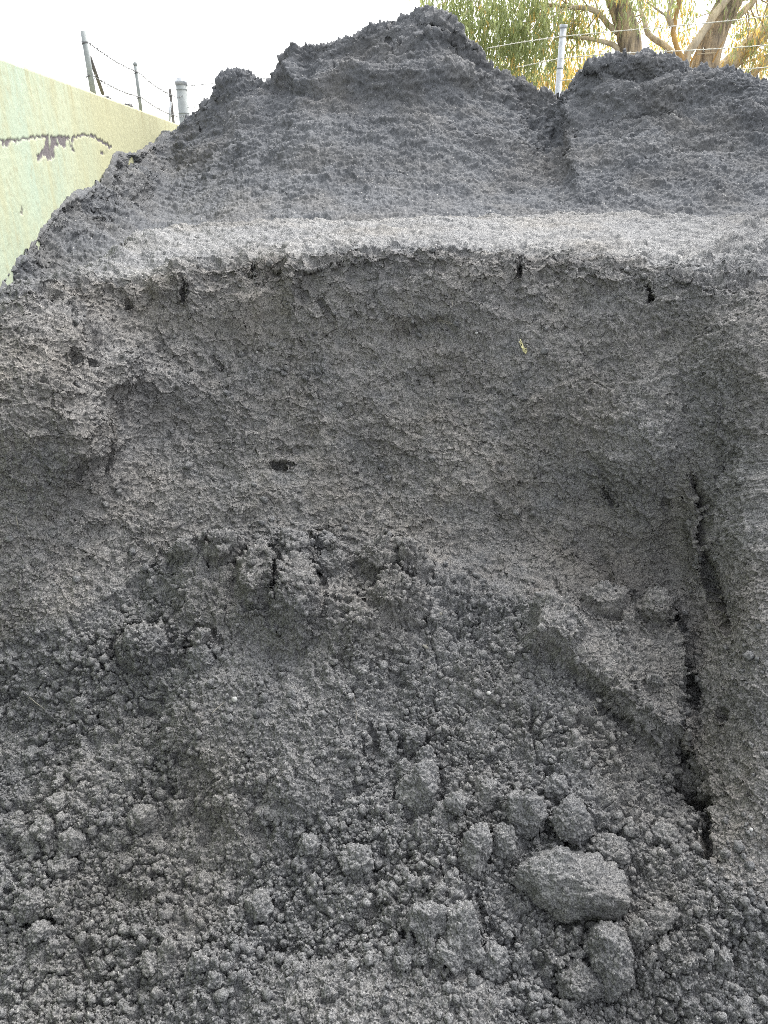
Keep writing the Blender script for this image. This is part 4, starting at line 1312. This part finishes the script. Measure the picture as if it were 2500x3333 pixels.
def build_clods():
    for i, (x, y, hw, hh, lab) in enumerate(NAMED):
        P, N = pick(FRONT, x, y)
        d = (P[1] * CP - (P[2] - EYE) * SP) / 2500.0
        rx, rz = hw * d * 1.0, hh * d * 1.03
        R = max(rx, rz)
        sub = 5 if R > .03 else 4
        V, F = clod_mesh(R, 100 + i, sub, (rx / R, .8 * min(rx, rz) / R + .1, rz / R), (.62, .95))
        # local z follows the picture's upright on the slope
        o = link_mesh('soil_clod', V, F, M_SOIL)
        o.rotation_euler = (-PITCH * .6 + random.uniform(-.1, .1), random.uniform(-.12, .12), random.uniform(-.25, .25))
        n = N / np.linalg.norm(N)
        if n[1] > 0: n = -n
        o.location = Vector(P + n * min(rx, rz) * .42)
        tag(o, lab, 'soil clod', 'larger soil clods in the spill')
    # many smaller ones that nothing tells apart
    protos = []
    for k in range(10):
        V, F = clod_mesh(.024, 300 + k, 4, (1, random.uniform(.7, 1), random.uniform(.65, 1)))
        me_o = link_mesh('soil_clod', V, F, M_SOIL)
        protos.append(me_o)
    w = (FRONT['clod'] * FRONT['front'] * (FRONT['px'] > 10) * (FRONT['px'] < 2490) * (FRONT['py'] < 3320)).astype(float)
    w *= .25 + smoothstep(1900, 2700, FRONT['py'])
    w *= .15 + smoothstep(-.1, .35, perlin(FRONT['P'].astype(np.float32), .22, 77))
    w = w.ravel() / w.sum()
    idx = RNG.choice(len(w), 170, replace=False, p=w)
    Pf, Nf = FRONT['P'].reshape(-1, 3), FRONT['N'].reshape(-1, 3)
    for k, i in enumerate(idx):
        o = protos[k] if k < len(protos) else protos[k % len(protos)].copy()
        if k >= len(protos):
            scene.collection.objects.link(o)
        s = float(np.clip(.30 * (1 + RNG.pareto(2.4)), .30, 1.1))
        n = Nf[i]
        o.scale = (s * random.uniform(.8, 1.2), s * random.uniform(.8, 1.2), s * random.uniform(.75, 1.1))
        o.rotation_euler = (random.uniform(0, 6.28), random.uniform(0, 6.28), random.uniform(0, 6.28))
        o.location = Vector(Pf[i] + n * .004 * s)
        tag(o, 'small dark grey clod lying among the loose crumbs of the spill', 'soil clod', 'small soil clods in the spill')


build_clods()


def build_crumbs():
    rng = np.random.default_rng(8)
    w = FRONT['front'] * ((.10 + FRONT['clod']) * (1 - FRONT['ledge'])) * (FRONT['px'] > -150) * (FRONT['px'] < 2650) * (FRONT['py'] < 3420)
    w = w * (.35 + smoothstep(-.2, .4, perlin(FRONT['P'].astype(np.float32), .15, 71)))
    w = w.ravel(); w = w / w.sum()
    n = 22000
    idx = rng.choice(len(w), n, p=w)
    P, N = FRONT['P'].reshape(-1, 3)[idx], FRONT['N'].reshape(-1, 3)[idx]
    r = np.clip(.0022 * (1 + rng.pareto(2.5, n)), .0022, .011)
    V0, F0 = ICO[1]
    dirs = rng.normal(size=(n, 3, 3))
    q, _ = np.linalg.qr(dirs)
    base = V0[None] * (1 + .22 * rng.normal(size=(n, len(V0), 1)))
    base = base * rng.uniform(.7, 1.2, (n, 1, 3))
    V = np.einsum('nij,nkj->nki', q, base) * r[:, None, None] + (P + N * (r * .45)[:, None])[:, None, :]
    F = F0[None] + (np.arange(n) * len(V0))[:, None, None]
    o = link_mesh('soil_crumbs', V.reshape(-1, 3), F.reshape(-1, 3), M_SOIL)
    tag(o, 'loose dark crumbs of soil strewn over the spill', 'crumbs', None, 'stuff')


build_crumbs()


def small_things():
    # white pebble and a few pale grit stones
    for (x, y, rpx, lab) in ((765, 2277, 13, 'largest white pebble, lying left of centre above the smooth tongue'), (565, 2613, 6, 'tiny white chip beside the roundest clod of the left slope'), (1174, 2839, 8, 'white chip on the soil clod below the tongue tip'),
                             (780, 2693, 5, 'tiny pale chip at the left foot of the smooth tongue'), (1551, 1085, 7, 'small white chip below the ledge, near the yellow root scrap'), (1780, 1069, 9, 'grey rounded pebble in the cut face right of the yellow root scrap'),
                             (115, 2447, 11, 'pale stone near the left edge of the spill'), (835, 1147, 5, 'tiny white chip in the cut face left of centre'), (1592, 2257, 10, 'pale stone in the crumbs below the slumped block'), (2445, 2700, 9, 'pale stone in the smooth side of the cut at the right edge'),
                             (98, 2768, 6, 'small white chip close to the left edge at bottom left')):
        P, N = pick(FRONT, x, y)
        d = (P[1] * CP - (P[2] - EYE) * SP) / 2500.0
        V, F = ICO[2]
        rng = np.random.default_rng(int(x))
        V = V * (1 + .16 * fbm((V + rng.random(3) * 9).astype(np.float32), .9, 2, 3)[:, None]) * np.array([1, .8, .9]) * rpx * d * .8
        o = link_mesh('pebble', V, F, M_STONE if 'grey' not in lab else M_SOIL)
        o.location = Vector(P + N * rpx * d * .35)
        tag(o, lab, 'pebble', 'pale stones in the soil')
    # dry straws: start px, end px
    straws = [(1010, 1425, 1018, 1405, 'short bright straw in the middle of the cut face'), (560, 2085, 567, 2065, 'pale splinter in the upper left of the spill'), (100, 2270, 150, 2310, 'long grey straw at the left edge of the spill'),
              (690, 2325, 735, 2285, 'grey twig pointing at the white pebble'), (1725, 2847, 1745, 2828, 'short straw on the upper left of the broad slab clod'), (1910, 2915, 1935, 2945, 'thin straw lying across the broad slab clod'), (1935, 2870, 1995, 2862, 'straw along the right top of the broad slab clod'),
              (55, 1680, 60, 1720, 'upright straw in the lower left of the cut face'), (1470, 985, 1473, 1005, 'fine straw in the cut face under the ledge'), (1380, 2110, 1392, 2098, 'pale splinter left of the slumped block'),
              (1150, 2260, 1160, 2350, 'thin dark straw above the smooth tongue'), (1930, 2300, 1945, 2325, 'short straw right of centre in the spill')]
    for i, (x0, y0, x1, y1, lab) in enumerate(straws):
        a, na = pick(FRONT, x0, y0); b, nb = pick(FRONT, x1, y1)
        m = (a + b) / 2 + (na + nb) * .003
        o_ = (a + b) / 2
        V, F = tube(resample([a + na * .004, m, b + nb * .004], 8), [.0007, .0009, .001, .001, .0009, .0008, .0007, .0005], 6)
        T = F[:, [0, 1, 2]]; T2 = F[:, [0, 2, 3]]
        T2 = T2[(T2[:, 0] != T2[:, 2])]
        o = link_mesh('straw', V, np.concatenate([T, T2]), M_STRAW, None, True, tuple(o_))
        tag(o, lab, 'straw', 'dry straws in the soil')
    # yellow root scraps in the cut face
    for pts, lab in (([(1690, 1115), (1700, 1122), (1703, 1135), (1708, 1140), (1714, 1143)], 'bright yellow scrap of root in the cut face right of centre'), ([(1425, 1038), (1440, 1042), (1455, 1047), (1470, 1052)], 'faint dry root fibre in the cut face just under the small overhang')):
        big = 'bright' in lab
        W = []
        rng = np.random.default_rng(3)
        for k in range(5 if big else 3):
            q = []
            for (x, y) in pts:
                P, N = pick(FRONT, x + rng.normal() * 3, y + rng.normal() * 3)
                q.append(P + N * .004)
            W.append(tube(resample(q, 12), np.full(12, .0014 if big else .0008) * (1 + .4 * rng.normal(size=12).clip(-1, 1)), 6))
        V, F = join(W)
        T = F[:, [0, 1, 2]]; T2 = F[:, [0, 2, 3]]; T2 = T2[(T2[:, 0] != T2[:, 2])]
        o = link_mesh('root_scrap', V, np.concatenate([T, T2]), M_ROOT if big else M_STRAW, None, True, tuple(V.mean(0)))
        tag(o, lab, 'root scrap')
    # crumbs of soil lying on the wall's top
    for k, (px_, s, lab) in enumerate(((340, .022, 'flat soil clod on top of the wall behind the first fence post'), (408, .026, 'peaked soil clod on top of the wall between the first two fence posts'))):
        Y = None
        xn = (px_ - 1250) / 2500
        Y = -1.24 / (xn / 1.13 + .10)
        V, F = clod_mesh(s, 400 + k, 4, (1.0, 1.6, .8))
        o = link_mesh('soil_clod', V, F, M_SOIL)
        o.location = (wall_x(Y) - .08, Y, WALL_TOP + s * .45)
        tag(o, lab, 'soil clod')
    # crumbly spires on the left shoulder of the tall heap
    for k, (x, y, hw, hh, lab) in enumerate(((672, 352, 15, 24, 'small leaning soil clod on the left skyline of the tall heap, beside the capped post'), (708, 318, 13, 20, 'small dark soil clod just above the leaning one on the left skyline'))):
        P, N = pick(BACK, x, y)
        d = (P[1] * CP - (P[2] - EYE) * SP) / 2500.0
        V, F = clod_mesh(hh * d, 420 + k, 4, (hw / hh, hw / hh, 1))
        o = link_mesh('soil_clod', V, F, M_SOIL_FAR)
        o.rotation_euler = (0, -.3, 0)
        o.location = Vector(P)
        tag(o, lab, 'soil clod')
    # dry leaf
    for (x, y, ang, lab) in ((1433, 2003, 1.2, 'dry grey leaf left of the slumped block'), (1385, 2108, .6, 'small curled leaf below the dry grey one')):
        P, N = pick(FRONT, x, y)
        u = np.linspace(-1, 1, 9)
        wv = .004 * (1 - u ** 2) ** .8
        c = np.stack([u * .011, 0 * u, .003 * (1 - u ** 2)], -1)
        top = np.stack([c + [0, 1, 0] * wv[:, None], c + [0, 0, .0015], c - [0, 1, 0] * wv[:, None]], 0)
        bot = top - [0, 0, .0008]
        VV = np.concatenate([top, bot[::-1]], 0).reshape(-1, 3)
        o = link_mesh('dry_leaf', VV, grid_faces(6, 9), M_LEAF_DRY)
        o.rotation_euler = (math.radians(55), ang, 0)
        o.location = Vector(P + N * .006)
        tag(o, lab, 'leaf')


small_things()
